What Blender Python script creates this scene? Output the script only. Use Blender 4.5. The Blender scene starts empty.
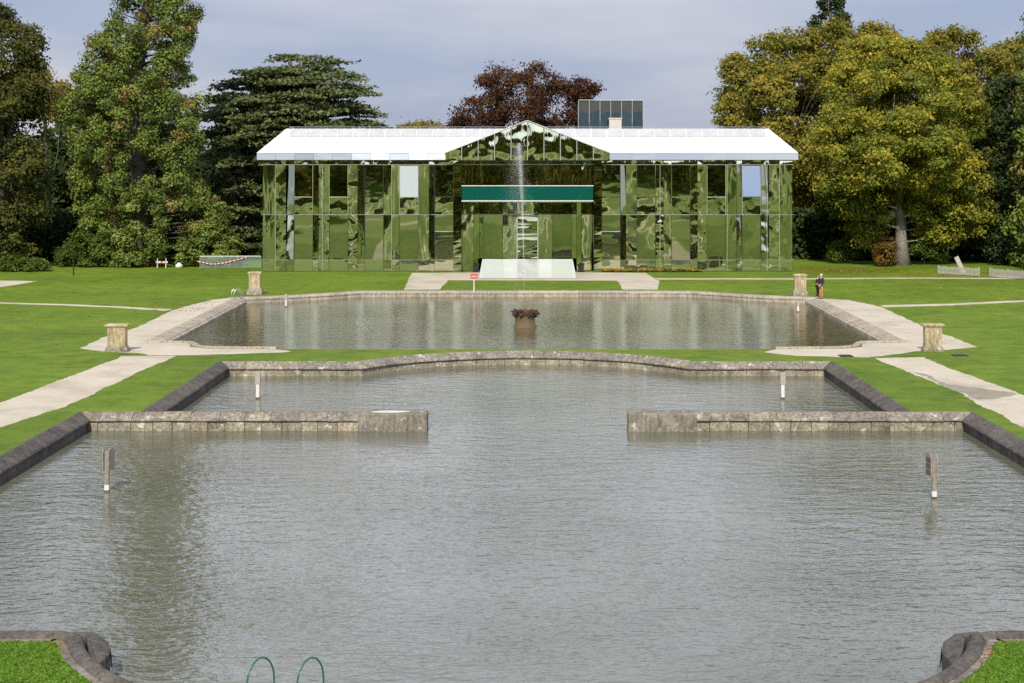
import bpy, bmesh, math, random
import numpy as np
from mathutils import Vector, Matrix, noise as mnoise
from mathutils.geometry import delaunay_2d_cdt

R = math.radians
S = bpy.context.scene
COL = S.collection
rnd = random.Random(7)

# ------------------------------------------------------------ camera, sky, sun, exposure
F, H, HY, AX = 1600.0, 9.7, 165.0, 526.0          # focal length in px, eye height, horizon row, axis column
cam = bpy.data.cameras.new('camera')
camo = bpy.data.objects.new('camera', cam); COL.objects.link(camo)
cam.sensor_width = 36; cam.lens = 36 * F / 1024
cam.shift_x = -(AX - 512) / 1024; cam.shift_y = -(341.5 - HY) / 1024
cam.clip_start = 0.5; cam.clip_end = 9000
camo.location = (0, 0, H); camo.rotation_euler = (R(90), 0, 0)
S.camera = camo

SUN_EL, SUN_AZ = 40.0, -7.0                      # azimuth: degrees from straight behind the camera, minus = from the left
w = bpy.data.worlds.new('World'); S.world = w; w.use_nodes = True
nt = w.node_tree; nt.nodes.clear()
N, L = nt.nodes.new, nt.links.new
out = N('ShaderNodeOutputWorld'); bg = N('ShaderNodeBackground'); sky = N('ShaderNodeTexSky')
sky.sky_type = 'NISHITA'; sky.sun_disc = False; sky.sun_elevation = R(SUN_EL)
sky.sun_rotation = R(180 - SUN_AZ) if False else R(180 + SUN_AZ)
sky.air_density = 1.0; sky.dust_density = 1.2; sky.ozone_density = 2.0
bg.inputs['Strength'].default_value = 0.088
tc = N('ShaderNodeTexCoord'); mp = N('ShaderNodeMapping'); mp.inputs['Scale'].default_value = (1.0, 1.0, 4.5)
nz = N('ShaderNodeTexNoise'); nz.inputs['Scale'].default_value = 3.0; nz.inputs['Detail'].default_value = 7; nz.inputs['Roughness'].default_value = .55
cr = N('ShaderNodeValToRGB'); cr.color_ramp.elements[0].position = .40; cr.color_ramp.elements[1].position = .62
cr.color_ramp.elements[0].color = (3.7, 4.25, 6.1, 1); cr.color_ramp.elements[1].color = (6.0, 5.95, 6.9, 1)
mx = N('ShaderNodeMix'); mx.data_type = 'RGBA'; mx.inputs['Factor'].default_value = .80
sep = N('ShaderNodeSeparateXYZ'); er = N('ShaderNodeValToRGB'); el = er.color_ramp.elements       # brighter cloud bank above the low sky
for p in (.10, .17, .40, .70): el.new(p)
for e_, p, v in zip(el, (0, .10, .17, .40, .70, 1), (1, 1, 3.3, 3.0, .7, .5)):
    k_ = 0 if v <= 1 else 1; e_.position = p; e_.color = (v/4, v/4*(1-.005*k_), v/4*(1-.09*k_), 1)
mu = N('ShaderNodeVectorMath'); mu.operation = 'MULTIPLY'; mu2 = N('ShaderNodeVectorMath'); mu2.operation = 'SCALE'; mu2.inputs['Scale'].default_value = 4.0
L(tc.outputs['Generated'], mp.inputs['Vector']); L(mp.outputs[0], nz.inputs['Vector']); L(nz.outputs['Fac'], cr.inputs[0])
L(tc.outputs['Generated'], sep.inputs[0]); L(sep.outputs['Z'], er.inputs[0])
L(cr.outputs['Color'], mu.inputs[0]); L(er.outputs['Color'], mu.inputs[1]); L(mu.outputs[0], mu2.inputs[0])
L(sky.outputs[0], mx.inputs['A']); L(mu2.outputs[0], mx.inputs['B'])
L(mx.outputs['Result'], bg.inputs['Color']); L(bg.outputs[0], out.inputs['Surface'])

sl = bpy.data.lights.new('sun', 'SUN'); sl.energy = 4.2; sl.angle = R(.6); sl.color = (1, .93, .82)
so = bpy.data.objects.new('sun', sl); COL.objects.link(so)
sd = Vector((math.sin(R(SUN_AZ)) * math.cos(R(SUN_EL)), -math.cos(R(SUN_AZ)) * math.cos(R(SUN_EL)), math.sin(R(SUN_EL))))
so.rotation_euler = sd.to_track_quat('Z', 'Y').to_euler(); so.location = sd * 100
S.view_settings.view_transform = 'Standard'; S.view_settings.look = 'None'
S.view_settings.exposure = 0.20; S.view_settings.gamma = 1.0
S.render.engine = 'CYCLES'
S.cycles.use_denoising = False
S.cycles.max_bounces = 7; S.cycles.transparent_max_bounces = 10; S.cycles.glossy_bounces = 4
S.cycles.caustics_reflective = False; S.cycles.caustics_refractive = False
S.cycles.sample_clamp_indirect = 4

# ------------------------------------------------------------ helpers
def gp(px, py, z=0.0):
    Y = F * (H - z) / (py - HY)
    return ((px - AX) * Y / F, Y)
def sx(px, Y): return (px - AX) * Y / F
def sz(py, Y): return H + (HY - py) * Y / F

def link(o, parent=None):
    COL.objects.link(o)
    if parent: o.parent = parent
    return o
def tag(o, label=None, cat=None, group=None, kind=None):
    if label: o['label'] = label
    if cat: o['category'] = cat
    if group: o['group'] = group
    if kind: o['kind'] = kind
    return o
def empty(name, loc=(0, 0, 0), **k):
    o = bpy.data.objects.new(name, None); o.location = loc; o.empty_display_size = .3
    COL.objects.link(o); return tag(o, **k)

class MB:
    def __init__(s): s.v = []; s.f = []; s.t = []
    def add(s, vs, fs, tint=None):
        b = len(s.v); s.v += [tuple(v) for v in vs]; s.f += [tuple(i + b for i in f) for f in fs]
        s.t += [rnd.random() if tint is None else tint] * len(fs)
    def box(s, x0, x1, y0, y1, z0, z1, tint=None):
        vs = [(x0,y0,z0),(x1,y0,z0),(x1,y1,z0),(x0,y1,z0),(x0,y0,z1),(x1,y0,z1),(x1,y1,z1),(x0,y1,z1)]
        s.add(vs, [(0,3,2,1),(4,5,6,7),(0,1,5,4),(1,2,6,5),(2,3,7,6),(3,0,4,7)], tint)
    def tube(s, pts, rad, n=8, cap=True, tint=.5):
        pts = [Vector(p) for p in pts]; m = len(pts)
        if not hasattr(rad, '__len__'): rad = [rad] * m
        vs = []
        for i, p in enumerate(pts):
            d = (pts[min(i+1, m-1)] - pts[max(i-1, 0)]).normalized()
            a = Vector((0,0,1)) if abs(d.z) < .9 else Vector((1,0,0))
            u = d.cross(a).normalized(); v = d.cross(u)
            for k in range(n):
                an = 2*math.pi*k/n
                vs.append(p + (u*math.cos(an) + v*math.sin(an)) * rad[i])
        fs = []
        for i in range(m-1):
            for k in range(n):
                fs.append((i*n+k, i*n+(k+1)%n, (i+1)*n+(k+1)%n, (i+1)*n+k))
        if cap: fs += [tuple(range(n))[::-1], tuple((m-1)*n+k for k in range(n))]
        s.add(vs, fs, tint)
    def lathe(s, prof, cx=0, cy=0, n=24, tint=.5):
        vs = [(cx + r*math.cos(2*math.pi*k/n), cy + r*math.sin(2*math.pi*k/n), z) for r, z in prof for k in range(n)]
        fs = [(i*n+k, i*n+(k+1)%n, (i+1)*n+(k+1)%n, (i+1)*n+k) for i in range(len(prof)-1) for k in range(n)]
        fs += [tuple(range(n))[::-1], tuple((len(prof)-1)*n+k for k in range(n))]
        s.add(vs, fs, tint)
    def sqlathe(s, prof, cx=0, cy=0, tint=.5):           # square section, prof = (half width, z)
        vs = [(cx + a*r, cy + b*r, z) for r, z in prof for a, b in ((-1,-1),(1,-1),(1,1),(-1,1))]
        fs = [(i*4+k, i*4+(k+1)%4, (i+1)*4+(k+1)%4, (i+1)*4+k) for i in range(len(prof)-1) for k in range(4)]
        fs += [(3,2,1,0), tuple((len(prof)-1)*4+k for k in range(4))]
        s.add(vs, fs, tint)
    def build(s, name, mat, parent=None, smooth=False, bevel=0, loc=None):
        me = bpy.data.meshes.new(name); me.from_pydata(s.v, [], s.f)
        a = me.attributes.new('tint', 'FLOAT', 'FACE'); a.data.foreach_set('value', s.t)
        if smooth: me.polygons.foreach_set('use_smooth', [True]*len(s.f))
        me.materials.append(mat); me.update()
        o = bpy.data.objects.new(name, me); link(o, parent)
        if loc: o.location = loc
        if bevel:
            b = o.modifiers.new('bevel', 'BEVEL'); b.width = bevel; b.segments = 2; b.limit_method = 'ANGLE'; b.angle_limit = R(40)
        return o

def in_poly(x, y, P):
    c = False; j = len(P) - 1
    for i in range(len(P)):
        xi, yi = P[i]; xj, yj = P[j]
        if (yi > y) != (yj > y) and x < (xj-xi)*(y-yi)/(yj-yi)+xi: c = not c
        j = i
    return c
def resample(P, step, closed=True):
    o = []; n = len(P)
    for i in range(n if closed else n-1):
        a = Vector(P[i]); b = Vector(P[(i+1) % n]); m = max(1, int((b-a).length/step))
        for k in range(m): o.append(tuple(a.lerp(b, k/m)))
    if not closed: o.append(tuple(P[-1]))
    return o
def rag(P, amp, step=.16, sc=1.3):
    out = []
    for x, y in resample(P, step):
        v = mnoise.noise_vector(Vector((x*sc, y*sc, 3.3)))
        v2 = mnoise.noise_vector(Vector((x*sc*.25, y*sc*.25, 8.3))); v3 = mnoise.noise_vector(Vector((x*4.7, y*4.7, 1.7)))*.7; v = v+v3
        out.append((x + (v.x + v2.x*1.5)*amp, y + (v.y + v2.y*1.5)*amp))
    return out
def smooth_poly(P, it=2, closed=True):
    for _ in range(it):
        Q = []; n = len(P)
        if not closed: Q.append(P[0])
        for i in range(n if closed else n-1):
            a, b = P[i], P[(i+1) % n]
            Q += [(a[0]*.75+b[0]*.25, a[1]*.75+b[1]*.25), (a[0]*.25+b[0]*.75, a[1]*.25+b[1]*.75)]
        if not closed: Q.append(P[-1])
        P = Q
    return P
def sheet(name, outer, holes, mat, zf, grid=None, label=None, kind='structure'):
    vs = []; es = []
    for P in [outer] + holes:
        b = len(vs); vs += [Vector(p) for p in P]; es += [(b+i, b+(i+1) % len(P)) for i in range(len(P))]
    if grid: vs += [Vector(p) for p in grid if in_poly(p[0], p[1], outer) and not any(in_poly(p[0], p[1], h) for h in holes)]
    v, e, f, *_ = delaunay_2d_cdt(vs, es, [], 0, 1e-4)
    ff = []
    for t in f:
        cx = sum(v[i].x for i in t)/3; cy = sum(v[i].y for i in t)/3
        if in_poly(cx, cy, outer) and not any(in_poly(cx, cy, h) for h in holes): ff.append(tuple(t))
    me = bpy.data.meshes.new(name); me.from_pydata([(p.x, p.y, zf(p.x, p.y)) for p in v], [], ff)
    me.materials.append(mat); me.update()
    if ff and me.polygons[0].normal.z < 0: me.flip_normals()
    o = bpy.data.objects.new(name, me); link(o); o['kind'] = kind
    if label: o['label'] = label
    return o

# ------------------------------------------------------------ materials
def mat(name):
    m = bpy.data.materials.new(name); m.use_nodes = True
    t = m.node_tree; b = t.nodes['Principled BSDF']
    return m, t, b
def ramp(t, stops):
    c = t.nodes.new('ShaderNodeValToRGB'); el = c.color_ramp.elements
    while len(el) < len(stops): el.new(.5)
    for e, (p, col) in zip(el, stops): e.position = p; e.color = (*col, 1)
    return c
def noise(t, scale, detail=4, rough=.55, vec=None, scl=None):
    n = t.nodes.new('ShaderNodeTexNoise'); n.inputs['Scale'].default_value = scale
    n.inputs['Detail'].default_value = detail; n.inputs['Roughness'].default_value = rough
    if vec is None:
        g = t.nodes.new('ShaderNodeNewGeometry'); vec = g.outputs['Position']
    if scl:
        m = t.nodes.new('ShaderNodeMapping'); m.inputs['Scale'].default_value = scl
        t.links.new(vec, m.inputs['Vector']); vec = m.outputs[0]
    t.links.new(vec, n.inputs['Vector']); return n.outputs['Fac']
def mixc(t, fac, a, b, mode='MIX'):
    m = t.nodes.new('ShaderNodeMix'); m.data_type = 'RGBA'; m.blend_type = mode
    for k, v in (('Factor', fac), ('A', a), ('B', b)):
        s = m.inputs[k]
        if isinstance(v, (tuple, list)): s.default_value = (*v, 1)
        elif isinstance(v, (int, float)): s.default_value = v
        else: t.links.new(v, s)
    return m.outputs['Result']
def bump(t, b, h, strength=.5, dist=.02):
    n = t.nodes.new('ShaderNodeBump'); n.inputs['Strength'].default_value = strength; n.inputs['Distance'].default_value = dist
    t.links.new(h, n.inputs['Height']); t.links.new(n.outputs[0], b.inputs['Normal']); return n
def attr(t, name='tint'):
    a = t.nodes.new('ShaderNodeAttribute'); a.attribute_name = name; return a.outputs['Fac']

def plain(name, col, rough=.6, metal=0.0, var=.12, sc=3.0):
    m, t, b = mat(name)
    n = noise(t, sc, 4)
    c = mixc(t, n, tuple(x*(1-var*1.6) for x in col), tuple(min(1, x*(1+var*1.6)) for x in col))
    t.links.new(c, b.inputs['Base Color'])
    b.inputs['Roughness'].default_value = rough; b.inputs['Metallic'].default_value = metal
    return m

def grass_mat():
    m, t, b = mat('grass')
    big = noise(t, .09, 3, .6); mid = noise(t, .8, 5, .65); fine = noise(t, 9, 4, .7)
    c1 = ramp(t, [(.3, (.092, .155, .013)), (.55, (.126, .200, .016)), (.78, (.170, .232, .026))])
    t.links.new(big, c1.inputs[0])
    c2 = ramp(t, [(.3, (.66, .70, .62)), (.5, (1, 1, 1)), (.72, (1.38, 1.20, 1.1))]); t.links.new(mid, c2.inputs[0])
    c3 = ramp(t, [(.28, (.55, .62, .5)), (.5, (1, 1, 1)), (.75, (1.35, 1.25, 1.1))]); t.links.new(fine, c3.inputs[0])
    c = mixc(t, 1.0, c1.outputs[0], c2.outputs[0], 'MULTIPLY'); c = mixc(t, .8, c, c3.outputs[0], 'MULTIPLY')
    nw = noise(t, .33, 6, .72); rw = ramp(t, [(.57, (0, 0, 0)), (.72, (.75, .75, .75))]); t.links.new(nw, rw.inputs[0]); c = mixc(t, rw.outputs[0], c, (.22, .215, .050))
    t.links.new(c, b.inputs['Base Color']); b.inputs['Roughness'].default_value = .85
    b.inputs['Specular IOR Level'].default_value = .15
    bump(t, b, fine, .6, .05); return m
def gravel_mat():
    m, t, b = mat('gravel')
    big = noise(t, .35, 5, .65); fine = noise(t, 14, 5, .75)
    c1 = ramp(t, [(.25, (.35, .305, .23)), (.5, (.52, .465, .37)), (.75, (.61, .55, .45))]); t.links.new(big, c1.inputs[0])
    c3 = ramp(t, [(.3, (.62, .60, .56)), (.5, (1, 1, 1)), (.72, (1.15, 1.15, 1.15))]); t.links.new(fine, c3.inputs[0])
    c = mixc(t, 1.0, c1.outputs[0], c3.outputs[0], 'MULTIPLY')
    t.links.new(c, b.inputs['Base Color']); b.inputs['Roughness'].default_value = .95
    bump(t, b, fine, .5, .02); return m
def stone_mat(name, dark, light, moss=(.10, .11, .05), streak=(2.5, 2.5, .5), pale=None):
    m, t, b = mat(name)
    n1 = noise(t, 1.6, 6, .65); n2 = noise(t, 9, 5, .7); n3 = noise(t, 3.0, 4, .6, scl=streak)
    c1 = ramp(t, [(.3, dark), (.7, light)]); t.links.new(n1, c1.inputs[0])
    r3 = ramp(t, [(.35, (.55, .53, .5)), (.6, (1.1, 1.1, 1.1))]); t.links.new(n3, r3.inputs[0])
    c = mixc(t, .8, c1.outputs[0], r3.outputs[0], 'MULTIPLY')
    r2 = ramp(t, [(.3, (.6, .6, .6)), (.5, (1, 1, 1)), (.72, (1.45, 1.42, 1.35))]); t.links.new(n2, r2.inputs[0])
    c = mixc(t, .8, c, r2.outputs[0], 'MULTIPLY')
    rt = ramp(t, [(0, (.84, .84, .85)), (.6, (1, 1, 1)), (1, (1.14, 1.12, 1.06))]); t.links.new(attr(t), rt.inputs[0])
    c = mixc(t, 1.0, c, rt.outputs[0], 'MULTIPLY')
    nm = noise(t, .8, 5, .7); rm = ramp(t, [(.56, (0, 0, 0)), (.70, (.8, .8, .8))]); t.links.new(nm, rm.inputs[0])
    c = mixc(t, rm.outputs[0], c, moss)
    if pale:
        np_ = noise(t, 2.3, 6, .75); rp = ramp(t, [(.575, (0, 0, 0)), (.65, (1, 1, 1))]); t.links.new(np_, rp.inputs[0])
        c = mixc(t, rp.outputs[0], c, pale)
    t.links.new(c, b.inputs['Base Color']); b.inputs['Roughness'].default_value = .9
    b.inputs['Specular IOR Level'].default_value = .2
    bump(t, b, n2, .7, .03); return m
def water_mat(name, deep, shallow, amp=1.0):
    m, t, b = mat(name)
    n = noise(t, .12, 3, .6); c = ramp(t, [(.35, deep), (.68, shallow)]); t.links.new(n, c.inputs[0])
    t.links.new(c.outputs[0], b.inputs['Base Color'])
    b.inputs['Roughness'].default_value = .04; b.inputs['IOR'].default_value = 1.333
    b.inputs['Specular IOR Level'].default_value = .5
    w1 = noise(t, 1.25, 2, .5, scl=(.75, 1.6, 1)); w2 = noise(t, 5.0, 2, .5, scl=(.8, 1.5, 1)); gust = noise(t, .07, 2, .5)
    b1 = t.nodes.new('ShaderNodeBump'); b1.inputs['Strength'].default_value = 1; b1.inputs['Distance'].default_value = .040*amp
    b2 = t.nodes.new('ShaderNodeBump'); b2.inputs['Distance'].default_value = .026*amp
    r = ramp(t, [(.3, (.55,)*3), (.65, (1, 1, 1))]); t.links.new(gust, r.inputs[0]); t.links.new(r.outputs[0], b2.inputs['Strength'])
    t.links.new(w1, b1.inputs['Height']); t.links.new(w2, b2.inputs['Height'])
    t.links.new(b1.outputs[0], b2.inputs['Normal']); t.links.new(b2.outputs[0], b.inputs['Normal'])
    return m
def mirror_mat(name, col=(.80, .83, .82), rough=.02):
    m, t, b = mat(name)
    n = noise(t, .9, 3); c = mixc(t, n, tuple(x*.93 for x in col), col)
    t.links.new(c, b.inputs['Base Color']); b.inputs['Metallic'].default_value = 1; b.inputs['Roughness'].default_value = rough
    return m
def leaf_mat(name, stops, trans=.42):
    m, t, b = mat(name)
    c = ramp(t, stops); t.links.new(attr(t), c.inputs[0])
    t.links.new(c.outputs[0], b.inputs['Base Color']); b.inputs['Roughness'].default_value = .65
    b.inputs['Specular IOR Level'].default_value = .2
    tr = t.nodes.new('ShaderNodeBsdfTranslucent'); t.links.new(c.outputs[0], tr.inputs['Color'])
    ms = t.nodes.new('ShaderNodeMixShader'); ms.inputs[0].default_value = trans
    o = t.nodes['Material Output']
    t.links.new(b.outputs[0], ms.inputs[1]); t.links.new(tr.outputs[0], ms.inputs[2]); t.links.new(ms.outputs[0], o.inputs['Surface'])
    return m
def roof_mat():
    m, t, b = mat('white_roof_metal')
    n = noise(t, .6, 4); c = mixc(t, n, (.66, .67, .69), (.76, .77, .78))
    t.links.new(c, b.inputs['Base Color']); b.inputs['Roughness'].default_value = .35
    return m

M = dict(
    grass=grass_mat(), gravel=gravel_mat(),
    stone=stone_mat('weathered_stone', (.15, .135, .115), (.33, .30, .255), pale=(.50, .48, .43)),
    dark_stone=stone_mat('dark_coping_stone', (.075, .068, .064), (.16, .145, .135)),
    rim_stone=stone_mat('pale_rim_stone', (.30, .262, .215), (.52, .46, .38), moss=(.2, .19, .13)),
    plinth=stone_mat('sandstone', (.34, .27, .165), (.50, .41, .27), moss=(.24, .21, .12), pale=(.55, .5, .4)),
    rough=stone_mat('rubble_stone', (.16, .14, .10), (.42, .38, .31), moss=(.13, .12, .05), streak=(6, 6, 6), pale=(.55, .52, .45)),
    water=water_mat('pool_water', (.095, .10, .062), (.145, .15, .115)),
    water_up=water_mat('upper_pool_water', (.085, .080, .038), (.12, .115, .07), .62),
    bed=plain('pool_bed', (.12, .11, .06), .9),
    mirror=mirror_mat('mirror_cladding', (.60, .62, .43)), mirror_flat=mirror_mat('mirror_window', (.46, .50, .30)), mirror_slate=mirror_mat('slate_mirror', (.045, .065, .068)), mirror_dim=mirror_mat('silver_mirror', (.40, .43, .41), .06), mirror_skytint=mirror_mat('painted_sky_mirror', (.24, .30, .37), .06), mirror_clean=mirror_mat('clean_mirror', (.74, .76, .78)),
    ledge=plain('polished_ledge', (.50, .52, .47), .3, .4, .25, 1.5),
    back=plain('dark_joint', (.03, .032, .03), .5),
    roof=roof_mat(), roof2=plain('grey_roof_metal', (.44, .46, .48), .4, sc=1.2),
    white=plain('white_paint', (.62, .61, .58), .6), blind=plain('white_blind', (.38, .43, .45), .5, var=.03),
    black=plain('black_paint', (.015, .015, .016), .45),
    post_wood=plain('weathered_post_wood', (.25, .225, .195), .85, var=.4, sc=9), red=plain('red_paint', (.62, .05, .07), .5),
    beige=plain('beige_render', (.44, .40, .35), .8),
    wood=plain('grey_wood', (.36, .33, .29), .85, var=.3, sc=12), dark_wood=plain('brown_wood', (.12, .085, .055), .9, var=.35, sc=8),
    green_rail=plain('green_painted_steel', (.02, .13, .10), .35), steel=mirror_mat('brushed_steel', (.7, .72, .72), .3),
    rust=plain('rusty_bronze', (.055, .026, .014), .8, var=.45, sc=7), algae=plain('algae_stone', (.12, .085, .04), .85, var=.4, sc=6),
    bark=plain('bark', (.09, .075, .058), .95, var=.4, sc=5), bark2=plain('pale_bark', (.19, .17, .14), .95, var=.4, sc=4),
)
m, t, b = mat('teal_glass')
b.inputs['Base Color'].default_value = (.01, .14, .12, 1); b.inputs['Roughness'].default_value = .05
tp = t.nodes.new('ShaderNodeBsdfTransparent'); tp.inputs[0].default_value = (.34, .90, .80, 1)
ms = t.nodes.new('ShaderNodeMixShader'); ms.inputs[0].default_value = .68
t.links.new(b.outputs[0], ms.inputs[1]); t.links.new(tp.outputs[0], ms.inputs[2]); t.links.new(ms.outputs[0], t.nodes['Material Output'].inputs['Surface'])
M['teal'] = m
m, t, b = mat('clear_glass')
b.inputs['Base Color'].default_value = (.5, .6, .56, 1); b.inputs['Roughness'].default_value = .05
tp = t.nodes.new('ShaderNodeBsdfTransparent'); tp.inputs[0].default_value = (.92, .97, .95, 1)
ms = t.nodes.new('ShaderNodeMixShader'); ms.inputs[0].default_value = .86
t.links.new(b.outputs[0], ms.inputs[1]); t.links.new(tp.outputs[0], ms.inputs[2]); t.links.new(ms.outputs[0], t.nodes['Material Output'].inputs['Surface'])
M['glass'] = m
m, t, b = mat('water_spray')
b.inputs['Base Color'].default_value = (.9, .92, .93, 1); b.inputs['Roughness'].default_value = .3
tp = t.nodes.new('ShaderNodeBsdfTransparent')
ms = t.nodes.new('ShaderNodeMixShader'); ms.inputs[0].default_value = .72
t.links.new(b.outputs[0], ms.inputs[1]); t.links.new(tp.outputs[0], ms.inputs[2]); t.links.new(ms.outputs[0], t.nodes['Material Output'].inputs['Surface'])
M['spray'] = m
G1, G2 = (.020, .045, .008), (.045, .085, .013)
LM = dict(
    olive=leaf_mat('olive_leaves', [(0, (.062, .088, .018)), (.45, (.21, .21, .036)), (.75, (.33, .275, .042)), (1, (.46, .32, .05))]),
    gold=leaf_mat('golden_leaves', [(0, (.075, .120, .020)), (.42, (.235, .260, .036)), (.72, (.42, .37, .045)), (1, (.66, .44, .05))]),
    brown=leaf_mat('brownish_leaves', [(0, (.035, .055, .014)), (.5, (.095, .110, .024)), (1, (.20, .155, .030))]),
    sequoia=leaf_mat('feathery_green_needles', [(0, (.060, .088, .018)), (.5, (.165, .215, .042)), (.86, (.25, .30, .065)), (1, (.28, .14, .060))], .25),
    cedar=leaf_mat('dark_cedar_needles', [(0, (.032, .048, .016)), (.6, (.105, .130, .042)), (1, (.19, .205, .075))], .15),
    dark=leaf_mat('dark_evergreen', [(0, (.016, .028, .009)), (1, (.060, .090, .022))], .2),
    copper=leaf_mat('copper_beech_leaves', [(0, (.034, .018, .012)), (.55, (.105, .042, .020)), (.85, (.17, .085, .028)), (1, (.15, .14, .03))]),
    yellow=leaf_mat('yellow_leaves', [(0, (.18, .17, .03)), (1, (.38, .30, .05))]),
    hedge=leaf_mat('hedge_leaves', [(0, (.06, .095, .014)), (1, (.16, .22, .035))]),
    russet=leaf_mat('russet_leaves', [(0, (.12, .08, .02)), (1, (.30, .18, .04))]),
)

# ------------------------------------------------------------ terrain
def hill(x, y):
    if y >= 24: return 0.0
    t_ = 24 - y
    z = .35 * t_ * min(1, .35 + t_/10) if t_ < 24 else 8.4 + .125 * (t_ - 24)
    return z + .25*math.sin(x*.06+1)*min(1, t_/20)
ZL = -0.65     # lower water
ZU = -0.35     # upper water
arc = [(9.87*math.sin(a), 78.9+4.5-9.87+9.87*math.cos(a)) for a in np.linspace(-.998, .998, 25)]
LOW = [(-17.5, 34.6), (-17.5, 62.7), (-15.1, 62.7), (-15.1, 78.9)] + arc + [(15.1, 78.9), (15.1, 62.7), (17.5, 62.7), (17.5, 34.6)]
# the near end: two curved corners of land, then the straight near side
cornerR = [(17.5, 33.0), (9.5, 33.0), (9.15, 32.8), (8.95, 32.35), (8.72, 31.7), (8.25, 30.9), (7.75, 30.2), (7.1, 29.55), (6.4, 28.95), (5.4, 28.7), (4.2, 28.6)]
cornerL = [(-x, y) for x, y in cornerR][::-1]
LOWP = [(-17.5, 33.0), (-17.5, 62.7), (-15.1, 62.7), (-15.1, 78.9)] + arc + [(15.1, 78.9), (15.1, 62.7), (17.5, 62.7), (17.5, 33.0)] + cornerR[1:] + cornerL[:-1]
far_l = [(-21.25, 116.6), (-18.5, 117.7), (-15.8, 119.6), (-13.6, 121.6), (-12.6, 122.6)]
UPP = [(-20.85, 87.5)] + far_l + [(-x, y) for x, y in far_l][::-1] + [(20.85, 87.5), (18.6, 87.5), (18.0, 86.9), (17.6, 85.4), (16.8, 84.7), (13.2, 84.5), (11, 84.15), (-11, 84.15), (-13.2, 84.5), (-16.8, 84.7), (-17.6, 85.4), (-18.0, 86.9), (-18.6, 87.5)]
def berm(x, y):
    d = abs(y - 84.35)
    k = max(0, 1 - (d/1.0)**2) if y < 86 else 0
    return 0.0 * k * max(0, min(1, (13.5 - abs(x)) / 3)) if y > 79 else 0
def ground_z(x, y): return hill(x, y) + berm(x, y)
outer = [(-2500, -600), (2500, -600), (2500, 4000), (-2500, 4000)]
grid = [(x, y) for x in range(-240, 241, 8) for y in range(-300, 25, 3)] + [(x*.8, y) for x in range(-17, 18) for y in (83.6, 83.95, 84.2, 84.5, 84.8)] \
     + [(x, y) for x in (-900, -450, 450, 900) for y in range(-500, 30, 12)]
sheet('lawn', outer, [LOWP, UPP], M['grass'], ground_z, grid)
def flat_sheet(name, P, mat_, z, label=None, holes=[]): return sheet(name, P, holes, mat_, lambda x, y: z, None, label)
flat_sheet('water', [(-17.4, 25), (17.4, 25), (17.4, 83.9), (-17.4, 83.9)], M['water'], ZL, 'rippled water of the lower pool')
flat_sheet('water', [(-21.1, 84.2), (21.1, 84.2), (21.1, 123), (-21.1, 123)], M['water_up'], ZU, 'water of the upper pool in front of the building')
def around(P, d):  # grow polygon roughly for the gravel surround
    return P

PZ = .004
def path(P, amp=.10, z=PZ, holes=[], m_='gravel'):
    return sheet('path', rag(P, amp), holes, M[m_], lambda x, y: z)
# gravel beside the upper pool, left and right
G = lambda pts: [gp(*p) for p in pts]
left_pl = G([(244, 296.5), (236, 297), (212, 300), (191, 305), (171, 311), (137, 327.5), (103, 337.5), (80, 348.5), (106, 352), (138, 353.2), (150, 355.4), (188, 355.4), (280, 352.6), (292, 351.4)]) + \
    [(-13.2, 84.3), (-16.8, 84.5), (-17.9, 85.3), (-18.3, 87.0), (-18.9, 87.3), (-20.78, 87.3), (-21.15, 116.6)]
right_pl = G([(812, 299.5), (824.7, 299), (848, 300), (868.5, 304), (882, 307.3), (922, 325.8), (978, 347), (942, 350.4), (915, 351.5), (895, 354.4), (868, 357.6), (800, 356.0), (776, 354.0), (764, 352.0)]) + \
    [(13.2, 84.3), (16.8, 84.5), (17.9, 85.3), (18.3, 87.0), (18.9, 87.3), (20.78, 87.3), (21.15, 116.6)]
def rag_outer(P, amp):   # keep the pool side clean
    Q = resample(P, .2); o = []
    for x, y in Q:
        v = mnoise.noise_vector(Vector((x*1.1, y*1.1, 5)))+mnoise.noise_vector(Vector((x*4.1, y*4.1, 5)))*.6
        k = 0 if (abs(x) <= 21.05 and y > 84.2) else 1
        o.append((x + v.x*amp*k, y + v.y*amp*k))
    return o
sheet('path', rag_outer(left_pl, .12), [], M['gravel'], lambda x, y: PZ)
sheet('path', rag_outer(right_pl, .12), [], M['gravel'], lambda x, y: PZ)
path(G([(123, 356.2), (178, 355.9), (150, 367), (68, 406), (0, 427.5), (-150, 470), (-170, 440), (0, 403.5), (61, 380)]))
path(G([(874, 358.3), (922, 357), (966, 374.6), (1024, 395.5), (1180, 440), (1180, 480), (1024, 428), (956, 391.5)]))
dark_gravel = plain('darker_gravel', (.27, .24, .18), .8, var=.35, sc=1.5); M['dark_gravel'] = dark_gravel
sheet('darker_patch', rag(G([(908, 371), (925, 375), (945, 384), (985, 389.5), (1014, 394), (1000, 398), (976, 399.5), (960, 393.5), (938, 383), (918, 374.5)]), .22), [], dark_gravel, lambda x, y: .008)  # patch of darker gravel on the right-hand path
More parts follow.
